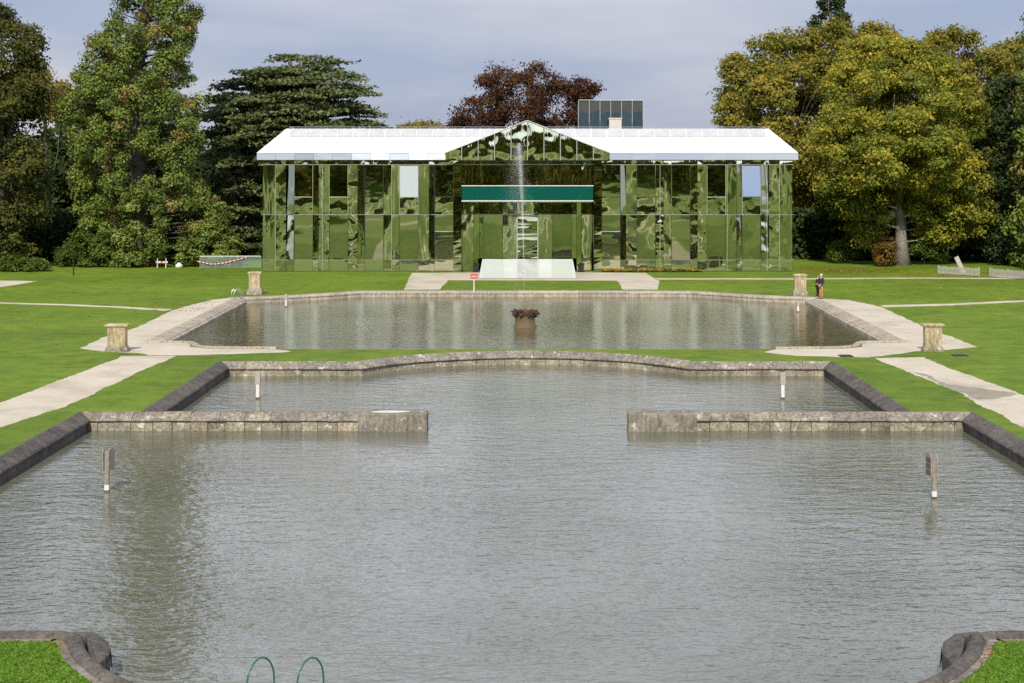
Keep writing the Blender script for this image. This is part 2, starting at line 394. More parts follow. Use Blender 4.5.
# forecourt before the building
path(G([(411.5, 273), (480, 272.4), (577, 272.4), (646, 273), (652, 277), (660, 281), (657, 289.6), (623, 289.6), (617, 280.7), (448, 280.3), (440, 289.6), (404, 289.6)]), .06)
path(G([(655, 278.2), (800, 278.2), (915, 277.6), (1100, 278.2), (1100, 279.4), (915, 278.6), (800, 279.6), (655, 279.6)]), .1)
path(G([(880, 305.2), (950, 303.6), (1024, 300.2), (1150, 297), (1150, 299.4), (1024, 302), (950, 305.4), (885, 307.3)]), .1)
path(G([(172, 309.2), (120, 306.4), (60, 304), (0, 302.3), (-120, 301), (-120, 302.4), (0, 303.6), (60, 305.4), (120, 308.0), (165, 311)]), .1)
path(G([(-60, 280), (0, 280.5), (38, 281), (20, 284), (0, 287), (-60, 290)]), .1)
path(G([(990, 274.6), (1010, 275.6), (1024, 277), (1060, 279), (1060, 281), (1024, 279.4), (992, 276)]), .05)
# gravel strips that climb the hill behind the photographer (seen in the mirrors)
def ribbon(pts, wd, z=.03):
    P = resample(pts, 2.5, False); L_, R_ = [], []
    for i, p in enumerate(P):
        a = Vector(P[max(0, i-1)]); b_ = Vector(P[min(len(P)-1, i+1)]); d = (b_-a).normalized(); n_ = Vector((-d.y, d.x))
        L_.append((p[0]+n_.x*wd, p[1]+n_.y*wd)); R_.append((p[0]-n_.x*wd, p[1]-n_.y*wd))
    mb = MB(); n = len(P)
    vs = [(x, y, hill(x, y)+z+.02) for x, y in L_+R_]
    mb.add(vs, [(i, n+i, n+i+1, i+1) for i in range(n-1)])
    o = mb.build('path', M['gravel']); o['kind'] = 'structure'
ribbon([(-22, 28), (-26, 14), (-25, -4), (-14, -20), (-6, -34), (-8, -60), (-20, -90)], 2.0)
ribbon([(22, 28), (27, 12), (24, -6), (13, -22), (16, -50), (34, -80)], 2.0)
ribbon([(-60, -44), (-20, -40), (25, -42), (70, -50)], 1.6)
# distant hills, the blue of haze painted into their colour
mb = MB(); xs = np.linspace(-2500, 2500, 90)
vs = [(x, 2600, -5) for x in xs] + [(x, 2900, 26+16*mnoise.noise(Vector((x*.0015, 1, 0)))) for x in xs] + [(x, 3600, -10) for x in xs]; n = len(xs)
mb.add(vs, [(r*n+i, r*n+i+1, (r+1)*n+i+1, (r+1)*n+i) for r in range(2) for i in range(n-1)])
hl = mb.build('hills', plain('haze_blue_hill', (.05, .085, .11), .95, sc=.01), smooth=True); hl['kind'] = 'structure'
# pool beds (below the water sheets)
mb = MB(); mb.box(-17.6, 17.6, 27, 84.5, ZL-1.2, ZL-.9); mb.box(-20.7, 20.7, 84.1, 122.7, ZL-1.2, ZL-.9); bd = mb.build('pool_bed', M['bed']); bd['kind'] = 'structure'

# ------------------------------------------------------------ stone walls and copings
def sweep_stones(mb, pts, prof, length=1.2, gap=.012, jit=.006, closed=False):
    """prof: (offset to the LEFT of the direction of travel, z) closed section; cut into stones"""
    P = [Vector(p) for p in pts]
    cum = [0]
    for i in range(1, len(P)): cum.append(cum[-1] + (P[i]-P[i-1]).length)
    T = cum[-1]
    # mitred normals at the vertices
    nr = []
    for i in range(len(P)):
        a = (P[i]-P[i-1]).normalized() if i > 0 else None
        b_ = (P[i+1]-P[i]).normalized() if i < len(P)-1 else None
        a = a or b_; b_ = b_ or a
        n1 = Vector((-a.y, a.x)); n2 = Vector((-b_.y, b_.x)); m_ = (n1+n2).normalized(); c = max(.5, m_.dot(n1)); nr.append(m_/c)
    def at(s):
        for i in range(1, len(P)):
            if s <= cum[i] + 1e-9:
                k = (s-cum[i-1])/max(1e-9, cum[i]-cum[i-1]); return P[i-1].lerp(P[i], k), nr[i-1].lerp(nr[i], k)
        return P[-1], nr[-1]
    s = 0; np_ = len(prof)
    while s < T - .05:
        l = length * rnd.uniform(.85, 1.15); e = min(T, s+l)
        if T - e < length*.4: e = T
        st = [s+gap/2] + [c for c in cum if s+.03 < c < e-.03] + [e-gap/2]
        dz = rnd.uniform(-jit, jit); do = rnd.uniform(-jit, jit)
        vs = []
        for q in st:
            p, n_ = at(q)
            for o_, z in prof: vs.append((p.x+n_.x*(o_+do), p.y+n_.y*(o_+do), z+dz))
        fs = [(i*np_+k, i*np_+(k+1) % np_, (i+1)*np_+(k+1) % np_, (i+1)*np_+k) for i in range(len(st)-1) for k in range(np_)]
        fs += [tuple(range(np_))[::-1], tuple((len(st)-1)*np_+k for k in range(np_))]
        mb.add(vs, fs); s = e
def fix(o):
    bm = bmesh.new(); bm.from_mesh(o.data); bmesh.ops.recalc_face_normals(bm, faces=bm.faces); bm.to_mesh(o.data); bm.free(); return o

# section of the lower pool walls: sloped cap falling to the water, set-back rubble below
CAP = [(-.06, -.30), (-.06, .01), (.0, .03), (.08, .03), (.50, -.20), (.54, -.25), (.54, -.31), (.48, -.34)]
BODY = [(0, -.34), (.44, -.33), (.44, -.60), (.47, -1.3), (0, -1.3)]
def basin_wall(label, pts, cap_mat, body_mat, cap=CAP, body=BODY, ln=1.3):
    e = empty('basin_wall', (pts[0][0], pts[0][1], 0), label=label, cat='stone wall')
    for nm, pr, mt, l2 in (('coping', cap, cap_mat, ln), ('wall_face', body, body_mat, .8)):
        mb = MB(); sweep_stones(mb, pts, pr, l2)
        o = fix(mb.build(nm, M[mt], None, bevel=.015)); o.parent = e; o.location = (-e.location.x, -e.location.y, 0)
    return e
rv = lambda P: P[::-1]
GW = 'walls of the lower pool'
basin_wall('long dark sloping wall along the left side of the near pool', [(-17.5, 62.85), (-17.5, 33.0)], 'dark_stone', 'dark_stone')['group'] = GW
basin_wall('long dark sloping wall along the right side of the near pool', [(17.5, 33.0), (17.5, 62.85)], 'dark_stone', 'dark_stone')['group'] = GW
basin_wall('short dark side wall left of the narrower middle pool', [(-15.1, 78.9), (-15.1, 62.8)], 'dark_stone', 'dark_stone')['group'] = GW
basin_wall('short dark side wall right of the narrower middle pool', [(15.1, 62.8), (15.1, 78.9)], 'dark_stone', 'dark_stone')['group'] = GW
fa = [(-15.1, 78.9)] + arc + [(15.1, 78.9)]
basin_wall('far wall of the middle pool with rounded bay in its centre', rv(fa), 'stone', 'rough')['group'] = GW
# cross walls with end piers
for sgn, lab in ((-1, 'grey stone cross wall ending in the left pier with pale patch'), (1, 'grey stone cross wall ending in the right square pier')):
    e = empty('cross_wall', (0, 0, 0), label=lab, cat='stone wall', group='cross walls of the lower pool')
    a, b_ = (-17.4, -6.52) if sgn < 0 else (6.62, 17.4)
    capx = [(-.15, -.30), (-.15, .0), (-.1, .02), (.12, .02), (.52, -.22), (.52, -.27), (.46, -.29)]
    bdx = [(-.1, -.29), (.44, -.28), (.46, -1.3), (-.1, -1.3)]
    mb = MB(); sweep_stones(mb, [(b_, 62.75), (a, 62.75)], capx, 1.1); o = fix(mb.build('coping', M['stone'], e, bevel=.012))
    mb = MB(); sweep_stones(mb, [(b_, 62.75), (a, 62.75)], bdx, .75, jit=.02); o = fix(mb.build('wall_face', M['rough'], e, bevel=.02))
    x0, x1 = (-6.52, -3.85) if sgn < 0 else (3.98, 6.64)
    mb = MB(); mb.box(x0, x1, 62.12, 63.15, -1.3, .04, .55); mb.build('pier', M['stone'], e, bevel=.05)
    if sgn < 0:
        mb = MB(); P = [( -5.3+.72*math.cos(a_)+.12*math.sin(3*a_), 62.62+.28*math.sin(a_), .046) for a_ in np.linspace(0, 2*math.pi, 20, endpoint=False)]
        P = [(x, y, z+.004*k) for k in (0, 1) for x, y, z in P]
        n = 20; mb.add(P, [tuple(range(n))[::-1], tuple(range(n, 2*n))]+[(k, (k+1) % n, n+(k+1) % n, n+k) for k in range(n)])
        mb.build('pale_patch', M['white'], e)  # flat pale patch on top of the left pier
# rounded curbs of the near corners
def corner(sgn, lab):
    e = empty('corner_curb', (sgn*9.5, 33, 0), label=lab, cat='stone curb', group='rounded curbs of the near corners')
    pts = [(sgn*x, y) for x, y in cornerR]
    pts = [pts[0]] + smooth_poly(pts[1:], 2, False)
    if sgn < 0: pts = pts[::-1]
    # land is on the right-hand side for sgn>0 walking towards the axis -> offsets
    rr = .175; prof = [(0.14 + rr*math.cos(a_), -.02 + rr*.85*math.sin(a_)) for a_ in np.linspace(0, 2*math.pi, 14, endpoint=False)]
    mb = MB(); sweep_stones(mb, pts, prof, 1.5, gap=.006, jit=.002); o = fix(mb.build('round_rim', M['dark_stone'], None, smooth=False)); o.parent = e; o.location = -e.location
    low = [(-.3, -1.3), (-.3, -.10), (.36, -.10), (.36, -1.3)]
    mb = MB(); sweep_stones(mb, pts, [(-.02, -1.3), (-.02, -.10), (.34, -.10), (.34, -1.3)], 1.4); o = fix(mb.build('wall_face', M['stone'], None)); o.parent = e; o.location = -e.location
    mb = MB(); sweep_stones(mb, pts, [(.25, -.4), (.25, .016), (.46, .016), (.46, -.4)], 1.1, jit=.004); o = fix(mb.build('inner_border', M['stone'], None)); o.parent = e; o.location = -e.location
    # wedge slab on the water side of the corner
    q = [(9.4, 33.12), (8.85, 33.0), (8.5, 32.6), (8.33, 32.05), (8.38, 31.3), (8.65, 31.7), (8.95, 32.6)]
    mb = MB(); n = len(q)
    zt = [.06, .05, -.01, -.07, -.08, .08, .10]
    vs = [(sgn*x, y, z) for (x, y), z in zip(q, zt)] + [(sgn*x*1.0, y, -1.2) for x, y in q]
    mb.add(vs, [tuple(range(n)), tuple(range(n, 2*n))[::-1]] + [(k, n+k, n+(k+1) % n, (k+1) % n) for k in range(n)], .3)
    o = fix(mb.build('wedge_slab', M['dark_stone'], None, bevel=.03)); o.parent = e; o.location = -e.location
    mb = MB(); vs = [(sgn*8.455, 32.5, -.07), (sgn*8.325, 32.1, -.13), (sgn*8.315, 32.1, -.38), (sgn*8.445, 32.5, -.36)]
    mb.add(vs + [(x-sgn*.012, y, z) for x, y, z in vs], [(0, 1, 2, 3), (7, 6, 5, 4), (0, 4, 5, 1), (1, 5, 6, 2), (2, 6, 7, 3), (3, 7, 4, 0)])
    o = mb.build('slot', M['black'], None); o.parent = e; o.location = -e.location
    return e
corner(-1, 'rounded dark stone curb curling around the bottom left grass corner')
corner(1, 'rounded dark stone curb curling around the bottom right grass corner')
# near side of the pool, under the ladder
mb = MB(); sweep_stones(mb, [(-4.2, 28.6), (4.2, 28.6)][::-1], [(-.05, -1.3), (-.05, .03), (.5, .03), (.5, -1.3)], 1.2)
pe_ = fix(mb.build('pool_edge', M['stone'])); pe_['kind'] = 'structure'

# upper pool rim
e = empty('stone_kerb', (0, 100, 0), label='pale stone rim around the upper pool before the mirrored building', cat='pool rim')
side = [(-.02, -.3), (-.02, .03), (.06, .035), (.26, .03), (.74, -.10), (.78, -.16), (.94, -.20), (.96, -.7), (-.02, -.7)]
farp = [(-.15, -.3), (-.15, .06), (.0, .09), (.45, .07), (.62, -.02), (.62, -.12), (.58, -.14), (.58, -.8), (-.15, -.8)]
nearp = [(-.1, -.3), (-.1, .05), (.0, .08), (.22, .08), (.32, .02), (.32, -.7), (-.1, -.7)]
for P_ in ([(20.85, 87.4), (21.25, 116.5)], [(-21.25, 116.5), (-20.85, 87.4)]):
    mb = MB(); sweep_stones(mb, P_, side, .9); o = fix(mb.build('side_coping', M['rim_stone'], None, bevel=.01)); o.parent = e; o.location = -e.location
fp = smooth_poly(far_l + [(-x, y) for x, y in far_l][::-1], 1, False)
mb = MB(); sweep_stones(mb, rv(fp), farp, 4.2, gap=.006); o = fix(mb.build('far_coping', M['rim_stone'], None, bevel=.02)); o.parent = e; o.location = -e.location
nl = smooth_poly([(-21.0, 87.5), (-18.8, 87.5), (-18.2, 87.2), (-17.8, 85.6), (-16.8, 84.75), (-13.2, 84.55)], 2, False)
for P_ in (nl, rv([(-x, y) for x, y in nl])):
    mb = MB(); sweep_stones(mb, P_, nearp, 1.2); o = fix(mb.build('near_coping', M['rim_stone'], None, bevel=.02)); o.parent = e; o.location = -e.location
mb = MB(); mb.box(-13.2, 13.2, 84.16, 84.28, -.9, -.02); o = mb.build('near_lip', M['rim_stone'], None); o.parent = e; o.location = -e.location

# ------------------------------------------------------------ trees
def leaves(name, C, NRM, size, tint, mat_, parent=None, seed=0, aspect=1.0):
    r = np.random.default_rng(seed); n = len(C)
    NRM = NRM / np.maximum(1e-6, np.linalg.norm(NRM, axis=1))[:, None]
    a = r.normal(size=(n, 3)); U = np.cross(NRM, a); U /= np.maximum(1e-6, np.linalg.norm(U, axis=1))[:, None]
    V = np.cross(NRM, U); s = size[:, None] * .5
    P = np.empty((n, 4, 3))
    P[:, 0] = C - U*s*1.25; P[:, 1] = C - V*s*.8*aspect; P[:, 2] = C + U*s*1.25; P[:, 3] = C + V*s*.8*aspect
    P += r.normal(size=P.shape) * (s[:, None] * .22)
    me = bpy.data.meshes.new(name)
    me.vertices.add(n*4); me.vertices.foreach_set('co', P.astype(np.float32).ravel())
    me.loops.add(n*4); me.loops.foreach_set('vertex_index', np.arange(n*4, dtype=np.int32))
    me.polygons.add(n); me.polygons.foreach_set('loop_start', np.arange(0, n*4, 4, dtype=np.int32))
    me.update(calc_edges=True)
    at_ = me.attributes.new('tint', 'FLOAT', 'FACE'); at_.data.foreach_set('value', np.clip(tint, 0, 1).astype(np.float32))
    me.materials.append(mat_)
    o = bpy.data.objects.new(name, me); link(o, parent); return o

def crown_points(blobs, seed, clump=1.1, per=26, cover=1.0, flat=.75, sub=.34, gap=.12, inner=.22):
    """blobs: (x,y,z,rx,ry,rz). Returns leaf centres, normals, tint per leaf"""
    r = np.random.default_rng(seed); Cs, Ns, Ts = [], [], []
    B = np.array(blobs, float)
    for bi, b_ in enumerate(B):
        area = 4*math.pi*((b_[3]*b_[4])**1.6/3 + (b_[3]*b_[5])**1.6/3 + (b_[4]*b_[5])**1.6/3)**(1/1.6)
        nb = max(6, int(area / (math.pi*(sub*b_[3:6].mean())**2) * 1.1))
        d = r.normal(size=(nb, 3)); d /= np.linalg.norm(d, axis=1)[:, None]
        rad = r.uniform(.70, .98, nb)
        cen = b_[:3] + d*b_[3:6]*rad[:, None]
        srad = sub*b_[3:6].mean()*r.uniform(.6, 1.25, nb)
        for c, sr, dd in zip(cen, srad, d):
            if r.random() < gap: continue
            hue = r.normal(0, .13)
            nc = max(3, int(cover * 4*math.pi*sr*sr / (clump*clump*1.3)))
            dc = r.normal(size=(nc, 3)) + dd*.5 + np.array([0, 0, .25]); dc /= np.linalg.norm(dc, axis=1)[:, None]
            inn = r.random(nc) < inner
            cc = c + dc * (sr*np.where(inn, r.uniform(.2, .7, nc), r.uniform(.75, 1.12, nc)))[:, None]
            cc[:, 2] = c[2] + (cc[:, 2]-c[2])*flat
            k = np.repeat(np.arange(nc), per)
            off = r.normal(size=(nc*per, 3)) * clump*.36; off[:, 2] *= .6
            Cs.append(cc[k]+off)
            Ns.append(dc[k]*1.0 + np.array([0, 0, .55]) + r.normal(size=(nc*per, 3))*.62 + off*.5/clump)
            Ts.append(.45 + hue + r.normal(0, .10, nc)[k] + r.normal(0, .15, nc*per))
    C = np.concatenate(Cs); Nn = np.concatenate(Ns); T = np.concatenate(Ts)
    # drop leaves lying deep inside another blob
    keep = np.ones(len(C), bool)
    for b_ in B:
        q = (((C-b_[:3])/b_[3:6])**2).sum(1); keep &= ~(q < .30)
    return C[keep], Nn[keep], T[keep]

def limb_mesh(base, top, blobs, r0, seed, fork=.28):
    r = random.Random(seed); mb = MB(); base = Vector(base); top = Vector(top); pts = []; n = 9
    for i in range(n):
        k = i/(n-1); p = base.lerp(top, k); p.x += math.sin(k*4+seed)*.25*k; p.y += math.cos(k*3+seed)*.2*k; pts.append(p)
    rad = [r0*(1.45 if i == 0 else 1) * (1-.82*(i/(n-1))) for i in range(n)]
    mb.tube(pts, rad, 10)
    for b_ in blobs:
        c = Vector(b_[:3]); k = fork + r.random()*.35; s = base.lerp(top, min(.9, k))
        if c.z < s.z: s = base.lerp(top, max(.12, (c.z-base.z)/(top.z-base.z)*.7))
        mid = s.lerp(c, .5) + Vector((r.uniform(-.5, .5), r.uniform(-.5, .5), -abs(c.x-s.x)*.08))
        rr = r0*.36*(1-k)
        mb.tube([s, mid, c], [rr, rr*.7, rr*.25], 6)
        for _ in range(5):
            d = Vector((r.gauss(0, 1), r.gauss(0, 1), r.gauss(.3, .8))).normalized()
            e_ = c + Vector((d.x*b_[3], d.y*b_[4], d.z*b_[5]))*.85
            mb.tube([mid.lerp(c, .5), c.lerp(e_, .5)+Vector((0, 0, .2)), e_], [rr*.4, rr*.25, rr*.08], 5)
    return mb

def tree(name, label, D, base_px, blobs_px, leafmat, seed, leaf=.34, r0=.5, bark='bark', group=None, top_py=None, tintshift=0, clump=1.1, per=24, cover=1.0,
         flat=.75, sub=.34, gap=.12, depth=1.0, cat='tree'):
    """blobs_px: (cx, cy, rx, ry[, dy]) in photo pixels, set at distance D + dy metres"""
    s = F/D; bx = sx(base_px, D)
    bl = []
    for q in blobs_px:
        cx, cy, rx, ry = q[:4]; dy = q[4] if len(q) > 4 else 0
        Y = D+dy; bl.append((sx(cx, Y)-bx, dy, sz(cy, Y), rx*Y/F, (rx*.5+ry*.5)*Y/F*depth, ry*Y/F))
    e = empty(name, (bx, D, 0), label=label, cat=cat, group=group)
    C, Nn, T = crown_points(bl, seed, clump, int(per*1.2), cover, flat, sub, gap)
    T = T + tintshift; rg = np.random.default_rng(seed+5)
    ok = C[:, 2] > .15; C, Nn, T = C[ok], Nn[ok], T[ok]; leaf *= .82
    leaves('crown', C, Nn, leaf*rg.uniform(.6, 1.35, len(C)), T, LM[leafmat], e, seed)
    zs = max(b_[2]+b_[5]*.3 for b_ in bl) if top_py is None else sz(top_py, D)
    tb = max(bl, key=lambda q: q[2])
    limb_mesh((0, 0, -.2), (tb[0]*.6, tb[1]*.6, zs), bl, r0, seed).build('trunk', M[bark], e, smooth=True)
    return e

def conifer(name, label, D, base_px, prof, leafmat, seed, leaf=.3, r0=.7, tuft=1.5, dens=1.0, group=None, tip=None, lean=0):
    """prof: rows (py, left_px, right_px): a column of billowing sprays"""
    r = np.random.default_rng(seed); bx = sx(base_px, D)
    rows = [(sz(py, D), sx(l, D)-bx, sx(r_, D)-bx) for py, l, r_ in prof]; rows.sort()
    z0, z1 = rows[0][0], rows[-1][0]; Z = [q[0] for q in rows]; Lx = [q[1] for q in rows]; Rx = [q[2] for q in rows]
    bl = []; area = sum(math.pi*.5*(abs(Rx[i]-Lx[i])+abs(Rx[i+1]-Lx[i+1]))*(Z[i+1]-Z[i]) for i in range(len(rows)-1))
    n = int(area/(tuft*tuft*1.15)*dens)
    zz = r.uniform(z0, z1, n*3)
    wmax = max(Rx[i]-Lx[i] for i in range(len(rows)))
    wz = np.interp(zz, Z, np.array(Rx)-np.array(Lx)); zz = zz[r.random(n*3)*wmax < wz][:n]
    l = np.interp(zz, Z, Lx); rr = np.interp(zz, Z, Rx); a = r.uniform(0, 2*math.pi, len(zz)); k = r.choice([.92, .75, .45, 1.02], len(zz), p=[.50, .27, .12, .11])
    X = (l+rr)/2 + (rr-l)/2*np.cos(a)*k; Yv = (rr-l)/2*np.sin(a)*k*.9
    for x, y, z in zip(X, Yv, zz):
        t_ = tuft*r.uniform(.55, 1.25); bl.append((x, y, z, t_, t_, t_*.8))
    Cs, Ns, Ts = [], [], []
    for b_ in bl:
        m_ = int(190*(b_[3]/1.5)**2 * (.3/leaf)**2)
        d = r.normal(size=(m_, 3)); d /= np.linalg.norm(d, axis=1)[:, None]
        q = d*np.array(b_[3:6])*r.uniform(.45, 1.08, m_)[:, None]
        # finer sprays: pull the leaves to a few tips
        tips = r.normal(size=(12, 3)); tips /= np.linalg.norm(tips, axis=1)[:, None]; tips *= np.array(b_[3:6])*.85
        k2 = r.integers(0, 12, m_); q = q*.62 + tips[k2]*.45
        Cs.append(np.array(b_[:3])+q); Ns.append(d + tips[k2]*.5/b_[3] + np.array([0, 0, .5]) + r.normal(size=(m_, 3))*.5)
        h = r.normal(.45, .12)
        if r.random() < .10: h = .93
        Ts.append(np.full(m_, h) + r.normal(0, .12, m_))
    C, Nn, T = np.concatenate(Cs), np.concatenate(Ns), np.concatenate(Ts); ok = C[:, 2] > .2
    e = empty(name, (bx, D, 0), label=label, cat='tree', group=group)
    leaves('crown', C[ok], Nn[ok], leaf*r.uniform(.6, 1.35, ok.sum()), T[ok], LM[leafmat], e, seed)
    mb = MB(); xc = [(np.interp(z, Z, Lx)+np.interp(z, Z, Rx))/2*min(1, z/z1*1.5) for z in np.linspace(0, z1, 10)]
    mb.tube([(xc[i], 0, z) for i, z in enumerate(np.linspace(-.2, z1, 10))], [r0*(1.3 if i == 0 else 1)*(1-.09*i) for i in range(10)], 12)
    for b_ in bl[::3]:
        z = b_[2]-.8; mb.tube([(np.interp(max(0, z), np.linspace(0, z1, 10), xc), 0, max(.5, z)), b_[:3]], [.10, .03], 5)
    mb.build('trunk', M['bark'], e, smooth=True)
    return e

def cedar(name, label, D, base_px, plates, leafmat, seed, leaf=.34):
    """plates: (cx, cy, rx, dy) flat layers in photo px"""
    r = np.random.default_rng(seed); bx = sx(base_px, D); Cs, Ns, Ts = [], [], []; mb = MB()
    e = empty(name, (bx, D, 0), label=label, cat='tree')
    ztop = max(sz(p[1], D) for p in plates)
    mb.tube([(0, 0, -.2), (.2, 0, ztop*.35), (-.3, 0, ztop*.7), (.1, 0, ztop*.97)], [1.1, .8, .5, .12], 12)
    for cx, cy, rx, dy in plates:
        Y = D+dy; c = np.array([sx(cx, Y)-bx, dy, sz(cy, Y)]); R_ = rx*Y/F
        mb.tube([(0, 0, max(1, c[2]-1.5-.15*abs(c[0]))), tuple((np.array([0, 0, c[2]-1])+c)*.5), tuple(c-np.array([0, 0, .2]))], [.28, .2, .08], 6)
        nb = max(6, int(R_*R_*2.7))
        for _ in range(nb):
            a = r.uniform(0, 2*math.pi); q = R_*math.sqrt(r.random()); k = q/R_
            cc = c + np.array([math.cos(a)*q, math.sin(a)*q*.8, .35*(1-k)-.5*k*k*R_*.18 + r.normal(0, .20)])
            rr = r.uniform(.5, 1.25); m_ = int(48*rr*rr)
            d = r.normal(size=(m_, 3))*np.array([rr*.62, rr*.55, .08])
            Cs.append(cc+d); Ns.append(np.array([0, -.25, 1.0])+r.normal(size=(m_, 3))*.55); Ts.append(r.normal(.5, .16)+r.normal(0, .15, m_))
    C, Nn, T = np.concatenate(Cs), np.concatenate(Ns), np.concatenate(Ts); ok = C[:, 2] > .2
    leaves('crown', C[ok], Nn[ok], leaf*r.uniform(.6, 1.4, ok.sum()), T[ok], LM[leafmat], e, seed)
    mb.build('trunk', M['bark'], e, smooth=True)
    return e

GL, GR = 'trees left of the mirrored building', 'trees right of the mirrored building'
# --- left side
conifer('redwood_tree', 'tall green redwood with billowing foliage and rusty patches left of building', 156, 138,
        [(270, 108, 165), (258, 95, 215), (240, 90, 226), (215, 84, 228), (195, 82, 208), (170, 76, 200), (140, 72, 201), (115, 60, 198), (90, 68, 192), (70, 82, 188), (50, 90, 190), (25, 100, 194), (0, 124, 194), (-30, 124, 196), (-70, 124, 192), (-120, 128, 186), (-180, 132, 182), (-230, 142, 172), (-270, 150, 162)],
        'sequoia', 11, leaf=.22, r0=.95, tuft=1.3, dens=1.1)['group'] = GL
tree('broadleaf_tree', 'brownish green broadleaf tree cut off by the left edge of the photo', 152, 2,
     [(0, 60, 34, 45), (-22, 110, 55, 60), (12, 120, 28, 50), (14, 190, 30, 45, -2), (-30, 190, 50, 60), (10, 235, 30, 28, -3), (22, 40, 22, 16), (-60, 60, 50, 60), (24, 90, 20, 25), (-10, 20, 20, 14)],
     'brown', 21, leaf=.32, r0=.8, group=GL, gap=.2)
tree('broadleaf_tree', 'thin yellowing tree showing between the redwood and the left edge tree', 172, 52,
     [(50, 92, 16, 12), (44, 112, 12, 10), (60, 100, 10, 8), (38, 80, 10, 8)], 'yellow', 22, leaf=.28, r0=.35, group=GL, gap=.45, cover=.6)
cedar('cedar_tree', 'dark spreading cedar with flat layered branches left of the building', 172, 290,
      [(320, 62, 24, 0), (290, 58, 20, 2), (312, 69, 28, -2), (262, 80, 30, -2), (318, 93, 40, -8), (300, 109, 46, -8), (240, 108, 34, -6), (285, 131, 46, -9), (240, 127, 30, -6), (335, 75, 30, -4), (272, 72, 34, -3), (305, 82, 44, -6), (250, 86, 34, 0), (345, 92, 30, 2), (232, 100, 36, -3), (280, 100, 44, -7), (325, 104, 46, -5), (360, 112, 26, 0),
       (225, 117, 34, -2), (262, 120, 44, -8), (305, 122, 48, -8), (350, 124, 40, -4), (218, 135, 28, -2), (250, 140, 38, -8), (290, 146, 40, -8), (215, 155, 22, -4), (245, 162, 34, -8), (225, 180, 24, -6), (252, 188, 30, -8), (216, 200, 20, -5),
       (240, 212, 28, -8), (260, 232, 26, -6), (225, 232, 26, -8), (300, 170, 40, -4), (300, 200, 40, -4), (245, 248, 22, -9)], 'cedar', 31)['group'] = GL
for i, (a, l) in enumerate((((20, 266, 26, 9, 'hedge'), 'low light green shrubs under the left edge tree'), ((95, 250, 36, 22, 'hedge'), 'leafy green undergrowth beside the redwood trunk'), ((212, 245, 26, 22, 'sequoia'), 'rounded green bush below the redwood near the glass barrier'))):
    cx, cy, rx, ry, lm = a
    D_ = 146 if i == 0 else 153
    tree('shrub', l, D_, cx, [(cx, cy, rx*.6, ry), (cx-rx*.55, cy+ry*.25, rx*.45, ry*.75), (cx+rx*.55, cy+ry*.2, rx*.45, ry*.8)], lm, 41+i, leaf=.26, r0=.12, clump=.7, group='shrubs under the left trees', cat='shrub', sub=.4)
# --- behind the building
tree('copper_beech', 'copper red beech rising behind the white roof', 178, 526,
     [(520, 98, 36, 30), (482, 118, 26, 22), (558, 108, 28, 26), (540, 84, 24, 16), (500, 84, 22, 14), (575, 128, 20, 20), (583, 92, 11, 14), (466, 130, 18, 14), (520, 135, 50, 24, -2)], 'copper', 51, leaf=.28, r0=.8, gap=.32)
tree('broadleaf_tree', 'yellow tree tips just above the roof left of the beech', 190, 422,
     [(415, 131, 12, 5), (428, 130, 14, 7), (405, 134, 8, 6)], 'yellow', 52, leaf=.3, r0=.3, gap=.4)
# --- right side
tree('broadleaf_tree', 'tall olive brown tree touching the right end of the white roof', 176, 775,
     [(792, 56, 40, 26), (755, 84, 28, 28), (732, 112, 15, 20), (830, 58, 36, 34), (770, 100, 48, 36), (800, 120, 50, 50, -4), (756, 132, 28, 30), (840, 110, 40, 50), (790, 190, 48, 50), (736, 68, 11, 11), (835, 200, 45, 50), (790, 150, 60, 30, -6)],
     'olive', 61, leaf=.33, r0=.9, group=GR, tintshift=.07)
conifer('conifer_tree', 'dark conifer tip poking above the right hand trees', 200, 829, [(90, 805, 855), (40, 812, 846), (22, 813, 848), (5, 818, 843), (-15, 824, 836)], 'dark', 62, leaf=.32, tuft=1.0, group=GR)
tree('broadleaf_tree', 'small rounded tree top between the two largest right hand crowns', 182, 876, [(875, 42, 22, 16), (870, 80, 30, 34), (892, 60, 22, 20)], 'olive', 63, leaf=.33, group=GR, tintshift=.12)
tree('broadleaf_tree', 'great golden green tree with visible trunk in the middle of the right group', 155, 902,
     [(888, 68, 50, 28), (925, 88, 42, 32), (855, 100, 38, 32), (892, 108, 60, 40, -4), (940, 125, 42, 36, -2), (848, 145, 34, 34, -2), (895, 155, 60, 36, -6), (945, 172, 36, 30, -2), (850, 185, 34, 30), (935, 208, 34, 22, 0), (862, 212, 26, 22, 0), (902, 182, 36, 20, 1), (868, 236, 12, 10), (940, 232, 22, 12), (965, 215, 24, 22)],
     'gold', 64, leaf=.28, r0=.62, bark='bark2', group=GR, sub=.30, per=34, gap=.2, clump=1.0, depth=.85, tintshift=.02)
tree('broadleaf_tree', 'olive gold tree top right of the great golden tree', 176, 955, [(958, 58, 34, 26), (985, 78, 28, 28), (945, 95, 30, 40), (975, 115, 34, 40), (960, 160, 36, 50), (935, 52, 16, 14)], 'olive', 65, leaf=.33, group=GR, tintshift=.10)
tree('broadleaf_tree', 'yellowing tree at the top right edge of the photo', 184, 1022, [(1005, 62, 24, 18), (1030, 56, 28, 16), (1015, 100, 34, 34), (1040, 90, 40, 50)], 'olive', 66, leaf=.33, group=GR, tintshift=.03)
conifer('conifer_tree', 'dark green conifer at the right edge in front of yellowing tree', 158, 1008, [(255, 968, 1050), (215, 972, 1060), (170, 974, 1055), (125, 974, 1045), (95, 982, 1036), (80, 992, 1024)], 'dark', 67, leaf=.3, tuft=1.4, group=GR)
